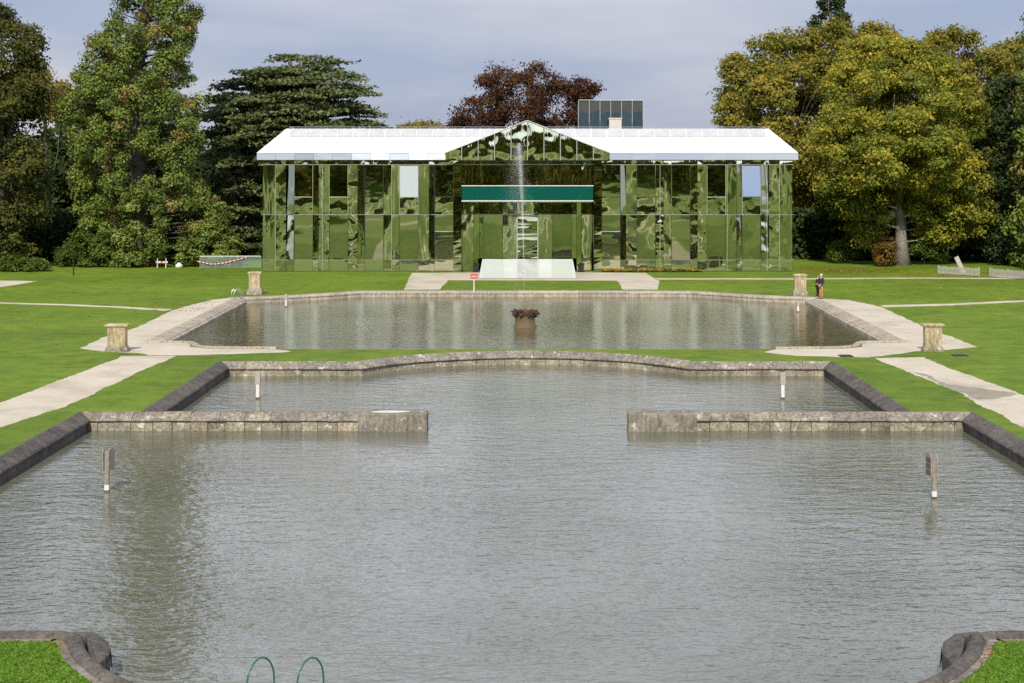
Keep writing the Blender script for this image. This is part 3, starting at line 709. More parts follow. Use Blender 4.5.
conifer('conifer_tree', 'tall dark conifer cut off by the right edge', 150, 1075, [(262, 1015, 1140), (200, 1020, 1130), (130, 1020, 1120), (60, 1022, 1110), (0, 1040, 1100), (-60, 1060, 1085)], 'sequoia', 68, leaf=.3, tuft=1.5, group=GR)
tree('shrub', 'small russet bush left of the golden tree trunk', 153, 888, [(887, 250, 8, 12), (884, 256, 8, 8)], 'russet', 71, leaf=.2, r0=.08, clump=.5, group='bushes right of the building', cat='shrub')
tree('shrub', 'low green bush on the right of the golden tree trunk', 156, 925, [(922, 246, 16, 10), (935, 252, 12, 7)], 'hedge', 72, leaf=.24, r0=.08, clump=.6, group='bushes right of the building', cat='shrub')
tree('shrub', 'pale green bush in the dark gap right of the building', 158, 845, [(850, 248, 8, 10), (838, 252, 7, 9)], 'hedge', 73, leaf=.24, r0=.08, clump=.6, group='bushes right of the building', cat='shrub')
tree('shrub', 'yellow green sapling in front of the right hand picket fence gap', 160, 985, [(985, 240, 14, 14), (1005, 232, 16, 12)], 'hedge', 74, leaf=.24, r0=.08, clump=.6, gap=.4, group='bushes right of the building', cat='shrub')

# dark wood behind the park trees, one mass
def wood(name, label, segs, hgt, seed, leafm='dark', q=.9, n=30000, z0f=lambda x, y: 0, th=7):
    r = np.random.default_rng(seed); cum = 0; Cs = []
    for (x0, y0), (x1, y1) in segs:
        m_ = int(n*math.hypot(x1-x0, y1-y0)/sum(math.hypot(c-a, d-b) for (a, b), (c, d) in segs))
        k = r.random(m_); x = x0+(x1-x0)*k; y = y0+(y1-y0)*k
        top = hgt*(.72 + .28*np.array([mnoise.noise(Vector((a*.09, b*.09, seed)))*1.6 for a, b in zip(x, y)]))
        zz = r.random(m_)**.8*top
        th_ = th*np.sqrt(np.maximum(.05, 1-(zz/np.maximum(1, top))**2)); ph = r.uniform(0, 2*math.pi, m_)
        bump_ = np.array([mnoise.noise(Vector((a*.25, c*.25, seed+3)))*3.5 for a, c in zip(x, zz)])
        y = y + np.sin(ph)*th_ + bump_; x = x + r.normal(0, 1, m_)
        z = zz + np.array([z0f(a, b) for a, b in zip(x, y)]); Cs.append(np.stack([x, y, z], 1))
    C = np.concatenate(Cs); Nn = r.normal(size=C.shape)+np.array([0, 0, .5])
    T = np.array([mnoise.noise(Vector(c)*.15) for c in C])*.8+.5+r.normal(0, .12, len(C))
    o = leaves(name, C, Nn, q*r.uniform(.6, 1.4, len(C)), T, LM[leafm], None, seed); tag(o, label, 'wood', kind='stuff'); return o
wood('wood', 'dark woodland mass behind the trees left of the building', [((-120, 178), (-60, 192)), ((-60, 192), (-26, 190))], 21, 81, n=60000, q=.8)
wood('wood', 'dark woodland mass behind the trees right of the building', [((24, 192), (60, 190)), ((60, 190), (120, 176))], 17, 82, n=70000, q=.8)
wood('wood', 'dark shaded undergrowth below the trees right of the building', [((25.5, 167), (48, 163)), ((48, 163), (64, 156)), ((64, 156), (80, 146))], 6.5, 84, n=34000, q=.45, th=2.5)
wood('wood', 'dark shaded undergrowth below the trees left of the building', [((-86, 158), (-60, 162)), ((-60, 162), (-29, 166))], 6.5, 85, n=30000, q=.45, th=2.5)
# wood and single trees on the hill behind the photographer, which the mirrors show
wood('wood', 'woodland on the hill that the mirrored facade reflects', [((-170, -40), (-90, -110)), ((-90, -110), (0, -128)), ((0, -128), (90, -110)), ((90, -110), (170, -40))], 35, 83, 'olive', 1.5, 80000, hill, 9)
hillspots = [(-46, -42), (-30, -78), (-66, -20), (12, -86), (38, -60), (58, -30), (-12, -95), (70, -65), (-78, -58), (30, -98)]
proto = None
GH = 'hillside trees mirrored in the facade'
LBL = ['tall hillside tree reflected in the mirror panels near the left end', 'hillside tree reflected left of the portico', 'hillside tree reflected at the far left panels', 'hillside tree reflected right of the door', 'hillside tree reflected right of the portico',
       'hillside tree reflected in the far right panels', 'distant hillside tree reflected behind the fountain jet', 'hillside tree reflected near the right corner', 'hillside tree reflected near the left corner', 'distant hillside tree reflected right of the balcony']
for i, (x, y) in enumerate(hillspots):
    if proto is None:
        e = empty('broadleaf_tree', (x, y, hill(x, y)), label=LBL[0], cat='tree', group=GH)
        bl = [(0, 0, 14, 5, 5, 4), (3, 1, 11, 4, 4, 3.5), (-3.5, 0, 11, 4, 4, 3.5), (1, -3, 9.5, 4, 4, 3), (0, 3, 10, 4, 4, 3)]
        C, Nn, T = crown_points(bl, 90, 1.6, 12, .8); leaves('crown', C, Nn, np.full(len(C), .8), T, LM['olive'], e, 90)
        limb_mesh((0, 0, -.5), (0, 0, 14), bl, .75, 3).build('trunk', M['bark'], e, smooth=True); proto = e
    else:
        e = proto.copy(); COL.objects.link(e); e.location = (x, y, hill(x, y)); e['label'] = LBL[i]; e.rotation_euler.z = i*1.3
        for ch in proto.children:
            c = ch.copy(); COL.objects.link(c); c.parent = e

# ------------------------------------------------------------ the mirrored building
YF = 145.7; SB = F/YF
bx = lambda px: (px - AX)/SB
bz = lambda py: H + (HY - py)/SB
BC = bx(527.5)
bld = empty('mirrored_building', (BC, YF, 0), label='long two storey building clad in warped mirrors with white roof and central pediment', cat='building')
def put(mb, name, mat_, parent=bld, **k):
    o = mb.build(name, M[mat_], parent, **k); return o
def panel(name, x0, x1, z0, z1, y, tilt=0.0, pan=0.0, amp=0.0, wl=(1.2, 1.6), seed=0, mat_='mirror', parent=bld, bulge=0.0, thick=.02, res=.11, back=None):
    """upright mirror panel, really bent: y offset = tilt + waves (metres). Local to the building."""
    r = random.Random(seed); w_, h_ = x1-x0, z1-z0; nx = max(2, int(w_/res)) if amp else 6; nz_ = max(2, int(h_/res)) if amp else 8
    nx, nz_ = min(nx, 40), min(nz_, 60)
    g = .012; x0 += g; x1 -= g; z0 += g; z1 -= g
    ox, oz = r.random()*50, r.random()*50; vs = []
    for j in range(nz_+1):
        for i in range(nx+1):
            u, v = i/nx, j/nz_; x = x0+(x1-x0)*u; z = z0+(z1-z0)*v
            d = math.tan(tilt)*(v-.5)*h_ + math.tan(pan)*(u-.5)*w_
            if amp:
                d += amp*(mnoise.noise(Vector(((x+ox)/wl[0], seed*.7, (z+oz)/wl[1])))*1.6 + .35*mnoise.noise(Vector(((x+ox)/wl[0]*2.3, seed, (z+oz)/wl[1]*2.3))))
            d += bulge*(1-(2*u-1)**2)*(1-(2*v-1)**2)
            vs.append((x, y + d, z))
    fs = [(j*(nx+1)+i, j*(nx+1)+i+1, (j+1)*(nx+1)+i+1, (j+1)*(nx+1)+i) for j in range(nz_) for i in range(nx)]
    mb = MB(); mb.add(vs, fs, .5)
    return put(mb, name, mat_, parent, smooth=True)

zt, z1_, zm, zb = bz(165), bz(197), bz(214.5), bz(259.5)       # 9.7, 6.8, 5.2, 1.1
ze = bz(160)
XW = 24.25
WIN = [3.16, 7.6, 10.8, 13.97, 17.2, 20.4]; WH = .86
# core body
mb = MB(); mb.box(-XW+.25, -6.7, .35, 13.6, 0, 10.5); mb.box(6.7, XW-.25, .35, 13.6, 0, 10.5); mb.box(-6.69, 6.69, 1.3, 13.6, 0, 10.5); put(mb, 'wall_core', 'back')
edges = [(-XW, -22.95), (-22.95, -22.0), (-22.0, -21.26)]
spec = []   # (x0,x1,kind)
def cells():
    half = [(24.11, 22.95, 'm'), (22.95, 21.99, 'm'), (21.99, 21.26, 'd'), (21.26, 19.54, 'w'), (19.54, 19.03, 'd'), (19.03, 18.06, 'm'), (18.06, 16.34, 'w'), (16.34, 15.48, 'm'), (15.48, 14.83, 'd'),
            (14.83, 13.11, 'w'), (13.11, 12.39, 'm'), (12.39, 11.66, 'm'), (11.66, 9.94, 'w'), (9.94, 8.97, 'm'), (8.97, 8.46, 'd'), (8.46, 6.74, 'w')]
    for a, b_, k in half:
        yield (-a, -b_, k); yield (b_, a, k)
sd_ = 100
wi = 0
T0 = R(2.1)
win_tilts = {}
for a, b_, k in cells():
    sd_ += 1; rr = random.Random(sd_); left = a < 0
    y = 0.0
    if k == 'w':
        cx = (a+b_)/2
        # upper window: surround frame + pane
        fr = MB(); t_ = .03
        for q in ((a, a+t_, zm, zt), (b_-t_, b_, zm, zt)): fr.box(q[0], q[1], -.03, .10, q[2], q[3])
        fr.box(a+t_, b_-t_, -.03, .10, z1_-.03, z1_+.03)
        wf = put(fr, 'window', rr.choice(('ledge', 'back', 'mirror')))
        special = abs(abs(cx)-(10.8 if left else 20.4)) < .3
        if special and left:
            mb = MB(); mb.box(a+t_, b_-t_, .02, .05, z1_+.03, zt-.02); put(mb, 'blind', 'blind', wf)
        elif special:
            panel('pane', a+t_, b_-t_, z1_+.03, zt-.02, .04, R(7.2), R(1), .001, seed=sd_, mat_='mirror_skytint', parent=wf)  # blue of the reflected sky is painted into this pane's mirror tint
        else:
            panel('pane', a+t_, b_-t_, z1_+.03, zt-.02, .06, T0+R(rr.uniform(-.5, 1.3)), R(rr.uniform(-2, 2)), .0012, (1.5, .6), seed=sd_, mat_='mirror_flat', parent=wf)
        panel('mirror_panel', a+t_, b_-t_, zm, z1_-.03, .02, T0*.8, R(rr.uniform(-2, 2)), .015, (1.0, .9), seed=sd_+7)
        lf = MB()
        for q in ((a, a+t_), (b_-t_, b_)): lf.box(q[0], q[1], -.02, .09, zb, zm-.04)
        lw = put(lf, 'window', 'back')
        split = abs(abs(cx)-7.6) < .3
        if split:
            zs = bz(231.5)
            panel('pane', a+t_, b_-t_, zs+.03, zm-.04, .04, T0*.8, 0, .004, (2, 1), seed=sd_+2, mat_='mirror_flat', parent=lw)
            panel('pane', a+t_, b_-t_, zb, zs-.03, .04, R(.2), 0, .006, (2.5, 1.2), seed=sd_+3, mat_='mirror_flat', parent=lw)
            mb = MB(); mb.box(a+t_, b_-t_, -.02, .06, zs-.03, zs+.03); put(mb, 'transom', 'ledge', lw)
        else:
            curved = rr.random() < .35
            panel('pane', a+t_, b_-t_, zb, zm-.04, .05, T0+R(rr.uniform(-.3, .6)), R(rr.uniform(-1.5, 1.5)), .014 if curved else .0008, (1.4, 2.4), seed=sd_+4, mat_='mirror_flat', parent=lw)
    else:
        am = .012 if k == 'm' else .006; wx, wz = (rr.uniform(.38, .6), rr.uniform(2.2, 5)) if rr.random() < .68 else (rr.uniform(.6, .95), rr.uniform(1.0, 1.8)); am *= 1.7 if wz < 2 else 1.25
        tl = T0*.9 + R(rr.uniform(-.9, .9)) + (R(.8) if k == 'd' else 0); pn = R(rr.uniform(-5, 5)) if k == 'm' else R(rr.choice((-16, 16, -22, 22)))
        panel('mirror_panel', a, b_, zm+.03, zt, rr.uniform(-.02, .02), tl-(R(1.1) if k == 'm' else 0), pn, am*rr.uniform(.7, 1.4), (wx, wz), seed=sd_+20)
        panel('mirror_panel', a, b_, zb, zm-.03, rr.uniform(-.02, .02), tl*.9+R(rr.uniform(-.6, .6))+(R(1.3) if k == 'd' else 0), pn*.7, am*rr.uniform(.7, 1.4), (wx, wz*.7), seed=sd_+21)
    panel('mirror_panel', a, b_, .02, zb-.06, -.01, R(rr.uniform(.3, 2.2)), R(rr.uniform(-2, 2)), .008 if k != 'w' else .002, (1.1, .8), seed=sd_+22)
    panel('mirror_panel', a, b_, zt+.06, ze, -.01, R(rr.uniform(1, 4)), R(rr.uniform(-2, 2)), .010, (.8, .5), seed=sd_+23)
# ledges: thin polished lips
for x0, x1 in ((-XW, -6.72), (6.72, XW)):
    for z_ in (zt+.01, zm-.03, zb-.05):
        mb = MB(); mb.box(x0, x1, -.09, -.02, z_, z_+.035); put(mb, 'ledge', 'ledge')
# upright seams between panels
for px_ in (275.5, 322.5, 391.7, 660, 727, 779.5, 767):
    x_ = bx(px_)-BC; mb = MB(); mb.box(x_-.014, x_+.014, -.10, -.03, .05, zt); put(mb, 'upright_seam', 'ledge')
# side walls
for s_ in (-1, 1):
    for j in range(5):
        y0 = .1+j*2.7
        for (za, zb2) in ((.02, zm-.03), (zm+.03, ze)):
            vs = []; nn = 10; r2 = random.Random(j*7+s_)
            for jj in range(nn+1):
                for ii in range(nn+1):
                    yy = y0+2.66*ii/nn; z = za+(zb2-za)*jj/nn; vs.append((s_*(XW-.12)+s_*.02*mnoise.noise(Vector((yy, z, j))), yy, z))
            fs = [(q*(nn+1)+i, (q+1)*(nn+1)+i, (q+1)*(nn+1)+i+1, q*(nn+1)+i+1) for q in range(nn) for i in range(nn)]
            if s_ > 0: fs = [f[::-1] for f in fs]
            mb = MB(); mb.add(vs, fs, .5); put(mb, 'side_mirror_panel', 'mirror', smooth=True)
# central bay, recessed behind the pilasters
yc = .95
cent = [(-6.0, -4.95, 'm'), (-4.95, -4.4, 'd'), (-4.4, -4.05, 'd'), (-4.05, -2.27, 'w'), (-2.27, -.95, 'm'), (-.95, .95, 'door'), (.95, 2.27, 'm'), (2.27, 4.05, 'w'), (4.05, 4.5, 'd'), (4.5, 4.95, 'd'), (4.95, 6.0, 'm')]
for a, b_, k in cent:
    sd_ += 1; rr = random.Random(sd_)
    am = {'m': .010, 'd': .006, 'w': .001, 'door': .010}[k]; pn = R(rr.uniform(-4, 4)) if k == 'm' else (R(rr.choice((-10, 10))) if k == 'd' else 0)
    panel('mirror_panel' if k in 'md' else 'door_panel' if k == 'door' else 'window_panel', a, b_, zm, ze+.3, yc, T0+R(rr.uniform(-.5, 1.8)), pn, am, (.5, 2.4), seed=sd_, mat_='mirror_flat' if k in ('w', 'door') else 'mirror')
    if k == 'door':
        panel('door_panel', a, b_, 1.15, zm-.04, yc, R(.6), 0, .05, (2.5, .34), seed=sd_+3, mat_='mirror_flat')
        mb = MB(); mb.tube([(a, yc-.08, 1.1), (a, yc-.08, zm-.3), (a*.5, yc-.08, zm-.02), (b_*.5, yc-.08, zm-.02), (b_, yc-.08, zm-.3), (b_, yc-.08, 1.1)], .05, 6); put(mb, 'door_frame', 'ledge')
    else:
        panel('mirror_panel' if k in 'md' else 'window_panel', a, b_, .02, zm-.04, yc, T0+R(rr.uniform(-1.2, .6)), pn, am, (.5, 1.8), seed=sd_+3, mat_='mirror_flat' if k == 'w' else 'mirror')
mb = MB(); mb.box(-6.0, 6.0, yc-.08, yc-.02, zt+.01, zt+.1); mb.box(-6.0, -.96, yc-.08, yc-.02, zm-.03, zm+.01); mb.box(.96, 6.0, yc-.08, yc-.02, zm-.03, zm+.01); put(mb, 'ledge', 'ledge')
# reveal panels at the sides of the recess and the two mirror pilasters
for s_ in (-1, 1):
    pil = MB(); nn = 30; r2 = 5*s_; prof_ = [(-.36, .9), (-.36, -.30), (.36, -.30), (.36, .9)]
    vs = []
    for jj in range(nn+1):
        z = (ze+.05)*jj/nn
        for (px_, py_) in prof_: vs.append((s_*6.36+px_+.012*mnoise.noise(Vector((px_*3, 0, z*.8+r2))), py_-.75+.062*z+.008*mnoise.noise(Vector((px_*5, 9, z*1.1+r2))), z))
    pil.add(vs, [(q*4+i, q*4+i+1, (q+1)*4+i+1, (q+1)*4+i) for q in range(nn) for i in range(3)], .5); put(pil, 'pilaster', 'mirror')
    mb = MB(); mb.box(s_*6.36-.30, s_*6.36+.30, -.35, .3, 0, ze); put(mb, 'pilaster_core', 'back')
# fascia
for x0, x1, s_ in ((-24.6, -7.35, 0), (7.35, 24.6, 1)):
    n = 10 if s_ == 0 else 8
    for i in range(n):
        a, b_ = x0+(x1-x0)*i/n, x0+(x1-x0)*(i+1)/n
        tl = R(rnd.choice((8.5, 9, 10, 12))) if s_ == 0 else R(rnd.choice((7.2, 7.8, 8.4)))
        panel('fascia_panel', a, b_, ze, bz(152.6), -.36, tl, 0, .003, (1.6, .6), seed=300+i+20*s_, mat_='mirror_clean' if s_ == 0 and i > 4 else 'mirror_dim')
mb = MB(); mb.box(-24.55, -7.3, -.28, .4, ze+.01, 10.78); mb.box(7.3, 24.55, -.28, .4, ze+.01, 10.78)
mb.box(-24.55, -24.3, .4, 13.8, ze+.01, 10.78); mb.box(24.3, 24.55, .4, 13.8, ze+.01, 10.78); mb.box(-24.55, 24.55, 13.7, 13.9, 0, 10.78); put(mb, 'eaves', 'roof2')
# roof: mansard slopes, seams, flat top
zr0, zr1 = 10.80, 13.05; ins = 2.35
rf = MB(); A = [(-24.6, -.38), (24.6, -.38), (24.6, 14.1), (-24.6, 14.1)]; Bp = [(-24.6+ins, -.38+ins), (24.6-ins, -.38+ins), (24.6-ins, 14.1-ins), (-24.6+ins, 14.1-ins)]
rf.add([(x, y, zr0) for x, y in A]+[(x, y, zr1) for x, y in Bp], [(0, 1, 5, 4), (1, 2, 6, 5), (2, 3, 7, 6), (3, 0, 4, 7), (4, 5, 6, 7)], .5)
roof = put(rf, 'roof', 'roof')
mb = MB()
for i in range(62):
    x = -24+i*48/61; k = min(1, (24.6-abs(x))/ins)
    y0, y1 = -.38, -.38+ins*k; z0_, z1b = zr0, zr0+(zr1-zr0)*k
    if k > .1: mb.add([(x-.02, y0, z0_), (x+.02, y0, z0_), (x+.02, y1, z1b), (x-.02, y1, z1b), (x-.02, y0, z0_+.06), (x+.02, y0, z0_+.06), (x+.02, y1, z1b+.06), (x-.02, y1, z1b+.06)],
           [(0, 1, 2, 3), (4, 7, 6, 5), (0, 4, 5, 1), (1, 5, 6, 2), (2, 6, 7, 3), (3, 7, 4, 0)], .5)
put(mb, 'seams', 'roof', roof)
# glazed band near the top of the slope
k0, k1 = .66, .98; mb = MB()
for i in range(30):
    x0, x1 = -21.9+i*43.8/30+.04, -21.9+(i+1)*43.8/30-.04
    f_ = lambda k: (-.38+ins*k-.05, zr0+(zr1-zr0)*k+.05)
    (ya, za), (yb2, zb3) = f_(k0), f_(k1)
    mb.add([(x0, ya, za), (x1, ya, za), (x1, yb2, zb3), (x0, yb2, zb3), (x0, ya+.04, za-.04), (x1, ya+.04, za-.04), (x1, yb2+.04, zb3-.04), (x0, yb2+.04, zb3-.04)],
           [(0, 1, 2, 3), (7, 6, 5, 4), (0, 4, 5, 1), (2, 6, 7, 3), (0, 3, 7, 4), (1, 5, 6, 2)])
put(mb, 'roof_band', 'roof2', roof)
mb = MB()
for i in range(31):
    x = -21.9+i*43.8/30; mb.tube([(x, ins-.5, zr1), (x, ins-.5, zr1+.16)], .02, 5)
mb.tube([(-22, ins-.5, zr1+.16), (22, ins-.5, zr1+.16)], .02, 5); put(mb, 'ridge_rail', 'steel', roof)
# pediment
px0, px1, pzt = bx(446)-BC, bx(610)-BC, bz(121)
px0, px1 = -7.45, 7.45; zp0 = ze-.02; zbase = bz(153); yp = -.75
ped = empty('pediment'); ped.parent = bld
nst = 10
for i in range(nst):
    a, b_ = px0+(px1-px0)*i/nst, px0+(px1-px0)*(i+1)/nst; n = 10; m_ = 26; vs = []
    top = lambda x: zbase + (pzt-zbase-.06)*(1-abs(x)/7.45)
    for j in range(m_+1):
        for q in range(n+1):
            x = a+.02+(b_-a-.04)*q/n; u = (q/n*2-1); v = j/m_; z = zp0+(top(x)-zp0)*v
            hgt = z-zp0
            # each strip: cylindrical dish, leaning back more towards the top
            d = .045*u*u + .013*hgt*hgt + .02*mnoise.noise(Vector((x*1.2, 4, z*1.3)))
            vs.append((x, yp+d, z))
    mb = MB(); mb.add(vs, [(j*(n+1)+q, j*(n+1)+q+1, (j+1)*(n+1)+q+1, (j+1)*(n+1)+q) for j in range(m_) for q in range(n)], .5)
    put(mb, 'mirror_strip', 'mirror', ped, smooth=True)
mb = MB()
for i in range(1, nst):
    x = px0+(px1-px0)*i/nst; mb.box(x-.025, x+.025, yp-.03, yp+.05, zp0, zbase+(pzt-zbase)*(1-abs(x)/7.45)-.03)
for s_ in (-1, 1):
    mb.tube([(s_*7.5, yp-.02, zbase), (0, yp-.02, pzt+.02)], .05, 6)
put(mb, 'mirror_strip_trim', 'ledge', ped)
mb = MB()   # body and roof of the gable, running back into the main roof
mb.add([(-7.45, yp+.25, zp0), (7.45, yp+.25, zp0), (7.45, yp+.25, zbase), (0, yp+.25, pzt-.25), (-7.45, yp+.25, zbase), (-7.45, 1.2, zp0), (7.45, 1.2, zp0), (7.45, 1.2, zbase), (0, 3.2, pzt-.25), (-7.45, 1.2, zbase)],
       [(0, 1, 2, 3, 4), (0, 5, 6, 1), (1, 6, 7, 2), (0, 4, 9, 5)], .5); put(mb, 'gable_core', 'back', ped)
mb = MB(); mb.add([(-7.5, yp-.02, zbase-.02), (0, yp-.02, pzt), (7.5, yp-.02, zbase-.02), (-7.5, 2.0, zbase-.02), (0, 5, pzt), (7.5, 2.0, zbase-.02)], [(0, 1, 4, 3), (1, 2, 5, 4)], .5); put(mb, 'gable_roof', 'roof', ped)
# soffit over the recess
mb = MB(); mb.box(-6.7, 6.7, -.55, .9, ze+.02, ze+.25); put(mb, 'soffit', 'back')
# roof box with chimney
rb = MB(); X0, X1, Yb = sx(578.5, 152)-BC, sx(643, 152)-BC, 152-YF; Zt = sz(100.5, 152)
rbx = empty('roof_box'); rbx.parent = bld
mb = MB(); mb.box(X0+.03, X1-.03, Yb+.05, Yb+4, 12.8, Zt-.04); put(mb, 'box_core', 'back', rbx)
for i in range(6):
    a, b_ = X0+(X1-X0)*i/6, X0+(X1-X0)*(i+1)/6
    panel('mirror_panel', a, b_, 12.9, Zt, Yb, R(7.5)+R(rnd.uniform(-.6, .8)), R(rnd.uniform(-6, 6)), .010, (.8, 1.5), seed=400+i, mat_='mirror_slate', parent=rbx)
mb = MB()
for i in range(7):
    x = X0+(X1-X0)*i/6; mb.box(x-.02, x+.02, Yb-.05, Yb-.02, 12.9, Zt+.02)
mb.box(X0, X1, Yb-.06, Yb-.01, Zt+.02, Zt+.08); put(mb, 'trim', 'ledge', rbx)
cb = MB(); xa, xb = sx(609.5, 150)-BC, sx(621.5, 150)-BC; cb.box(xa, xb, 150-YF, 151.5-YF, 12.8, sz(119, 150)); cb.box(xa-.06, xb+.06, 149.94-YF, 151.56-YF, sz(119, 150), sz(117.8, 150)); put(cb, 'chimney', 'beige')
# balcony
bal = empty('balcony'); bal.parent = bld; yb_ = -.95
zb0, zb1 = bz(200.5)-.04, bz(186)
mb = MB(); mb.box(-5.93, 5.93, yb_, yb_+.03, zb0+.08, zb1); mb.box(-5.93, -5.90, yb_+.03, .85, zb0+.08, zb1); mb.box(5.90, 5.93, yb_+.03, .85, zb0+.08, zb1); put(mb, 'glass_panel', 'teal', bal)
mb = MB(); mb.box(-5.97, 5.97, yb_-.03, yb_+.05, zb1, zb1+.07); put(mb, 'top_rail', 'white', bal)
mb = MB(); mb.box(-5.97, 5.97, yb_-.03, .9, zb0-.02, zb0+.06); put(mb, 'floor_slab', 'white', bal)
# mirrored ramp before the door
rp = MB(); ys = gp(528, 278.8)[1]-YF
wd_t, wd_b = 4.1, 4.15
mb = MB(); n = 16; m_ = 20; vs = []
for j in range(m_+1):
    for q in range(n+1):
        u, v = q/n*2-1, j/m_; vs.append((u*(wd_b+(wd_t-wd_b)*v), ys+(-.35-ys)*v, .06+1.1*v+.02*mnoise.noise(Vector((u*3, v*5, 2)))+.05*math.sin(v*5)*(1-v)))
mb.add(vs, [(j*(n+1)+q, j*(n+1)+q+1, (j+1)*(n+1)+q+1, (j+1)*(n+1)+q) for j in range(m_) for q in range(n)], .5)
M['ramp'] = plain('ramp_metal', (.80, .81, .83), .16, .45, var=.03, sc=.8)
put(mb, 'ramp', 'ramp', smooth=True)
mb = MB()
for s_ in (-1, 1): mb.add([(s_*4.12, ys, 0), (s_*4.12, -.3, 0), (s_*4.08, -.3, 1.12), (s_*4.14, ys, .05)], [(0, 1, 2, 3) if s_ > 0 else (3, 2, 1, 0)], .5)
mb.add([(-4.1, ys, 0), (4.1, ys, 0), (4.1, ys, .055), (-4.1, ys, .055)], [(0, 1, 2, 3)], .5); put(mb, 'ramp_side', 'mirror')

# planter boxes beside the ramp
for px, lb in ((476, 'square black planter box left of the mirrored ramp'), (580.8, 'square black planter box right of the mirrored ramp')):
    x, y = sx(px, 145.2), 145.0
    e = empty('planter', (x, y, 0), label=lb, cat='planter', group='black planters at the entrance')
    mb = MB(); mb.sqlathe([(.24, 0), (.28, .62), (.30, .64), (.30, .70), (.25, .70), (.24, .62)]); mb.build('box', M['black'], e)
    rg = np.random.default_rng(int(px)); n = 120; C = rg.normal(size=(n, 3))*[.12, .12, .05]+[0, 0, .72]
    leaves('plant', C, rg.normal(size=(n, 3))+[0, 0, 1], np.full(n, .08), rg.random(n)*.5, LM['dark'], e, 3)
# flower bed
rg = np.random.default_rng(5); n = 4200
X = rg.uniform(sx(596, 145), sx(702, 145), n); Y = rg.uniform(144.75, 145.35, n); k = rg.random(n) < np.where(X < sx(660, 145),   .14, .05)*np.array([1+1.6*mnoise.noise(Vector((x*1.1, 0, 0))) for x in X])
hh = np.array([.5+.5*mnoise.noise(Vector((x*1.6, 3, 0))) for x in X])
C = np.stack([X, Y, rg.random(n)*.28*hh+.03], 1); C[k, 2] = .12+.26*hh[k]*rg.random(k.sum())
M['flower'] = leaf_mat('orange_flowers', [(0, (.05, .10, .015)), (.45, (.09, .15, .02)), (.5, (.75, .22, .02)), (1, (.85, .45, .03))])
o = leaves('flower_bed', C, rg.normal(size=(n, 3))+[0, -.6, 1], np.full(n, .10), np.where(k, rg.uniform(.55, 1, n), rg.uniform(0, .4, n)), M['flower'], None, 4)
tag(o, 'bed of orange flowers at the foot of the facade right of the door', 'flower bed', kind='stuff')

# ------------------------------------------------------------ plinths
def plinth(px, py, body_w, tot_h, cap_w, base_h, base_w, lab, flat=False):
    x, y = gp(px, py); s = F/y
    e = empty('plinth', (x, y, 0), label=lab, cat='stone plinth', group='stone plinths at the corners of the upper pool'); e.scale = (.97, .5, 1)
    bw, cw, bh, th, bb = body_w/s/2, cap_w/s/2, base_h/s, tot_h/s, base_w/s/2
    mb = MB(); mb.sqlathe([(bb, 0), (bb, bh*.55), (bb*.93, bh*.62), (bb*.9, bh*.8), (bw*1.02, bh)]); o = mb.build('base', M['rough'], e, bevel=.02)
    mb = MB(); mb.sqlathe([(bw, bh*.95), (bw, th*.86)]); o = mb.build('shaft', M['plinth'], e, bevel=.01)
    mb = MB(); mb.sqlathe([(bw*1.03, th*.855), (bw*1.1, th*.88), (cw*.95, th*.90), (cw, th*.92), (cw, th*.965), (cw*.92, th*.985), (cw*.5, th), (.02, th*1.005)]); o = mb.build('cap', M['rim_stone' if flat else 'plinth'], e, bevel=.012)
plinth(117.5, 351.5, 18.5, 28, 24, 6, 23, 'ochre stone plinth on the gravel at the near left of the upper pool')
plinth(932.5, 351.3, 17.3, 28, 23, 5.5, 21.5, 'ochre stone plinth on the gravel at the near right of the upper pool')
plinth(255, 294.5, 11.7, 23, 14, 6.5, 16, 'pale stone plinth at the far left corner of the upper pool')
plinth(800, 295.8, 11.7, 22, 14, 6, 15.5, 'pale stone plinth at the far right corner beside the couple')

# ------------------------------------------------------------ posts in the water
def sign_post(px, py_base, top_py, lab, z=ZL, mirror=1, w_=.13):
    x, y = gp(px, py_base, z); h_ = sz(top_py, y)-z
    e = empty('sign_post', (x, y, z), label=lab, cat='sign post', group='narrow sign posts standing in the near pool')
    mb = MB(); mb.box(-w_/2, w_/2, -w_/2, w_/2, -.8, h_*.93); mb.build('post', M['post_wood'], e, bevel=.012)
    mb = MB(); mb.box(-w_/2-.006, w_/2+.006, -w_/2-.006, w_/2+.006, .05, .22); mb.build('white_band', M['white'], e)
    mb = MB(); mb.box(-w_/2-.01, w_/2+.01, -w_/2-.01, w_/2+.01, -.3, .045); mb.build('waterline_band', M['dark_wood'], e)
    for k in (0, 1):
        xx = (-w_*.95 if k == 0 else w_*.72)*mirror
        mb = MB(); n = 8; prof = []
        hh = .27*h_/1.1*2.1; hw = .20; z0 = h_-hh
        pts = [(-hw, z0), (hw, z0), (hw, h_-.10), (hw*.6, h_-.02), (0, h_), (-hw*.6, h_-.02), (-hw, h_-.10)]
        vs = [(xx-.02, a+.1, b_) for a, b_ in pts]+[(xx+.02, a+.1, b_) for a, b_ in pts]; m_ = len(pts)
        mb.add(vs, [tuple(range(m_))[::-1], tuple(range(m_, 2*m_))]+[(i, (i+1) % m_, m_+(i+1) % m_, m_+i) for i in range(m_)], .5)
        bo = mb.build('board', M['post_wood'], e); bo.rotation_euler.z = R(-14*mirror) if k else R(10*mirror)
        if k == 0:
            mb = MB()
            xo = xx-.026*mirror
            for q in range(3): mb.box(min(xo-.003, xo+.003), max(xo-.003, xo+.003), -.06, .24, z0+.06+q*(hh-.14)/3, z0+.06+(q+.72)*(hh-.14)/3)
            mb.build('dark_plate', M['dark_wood'], bo)
    return e
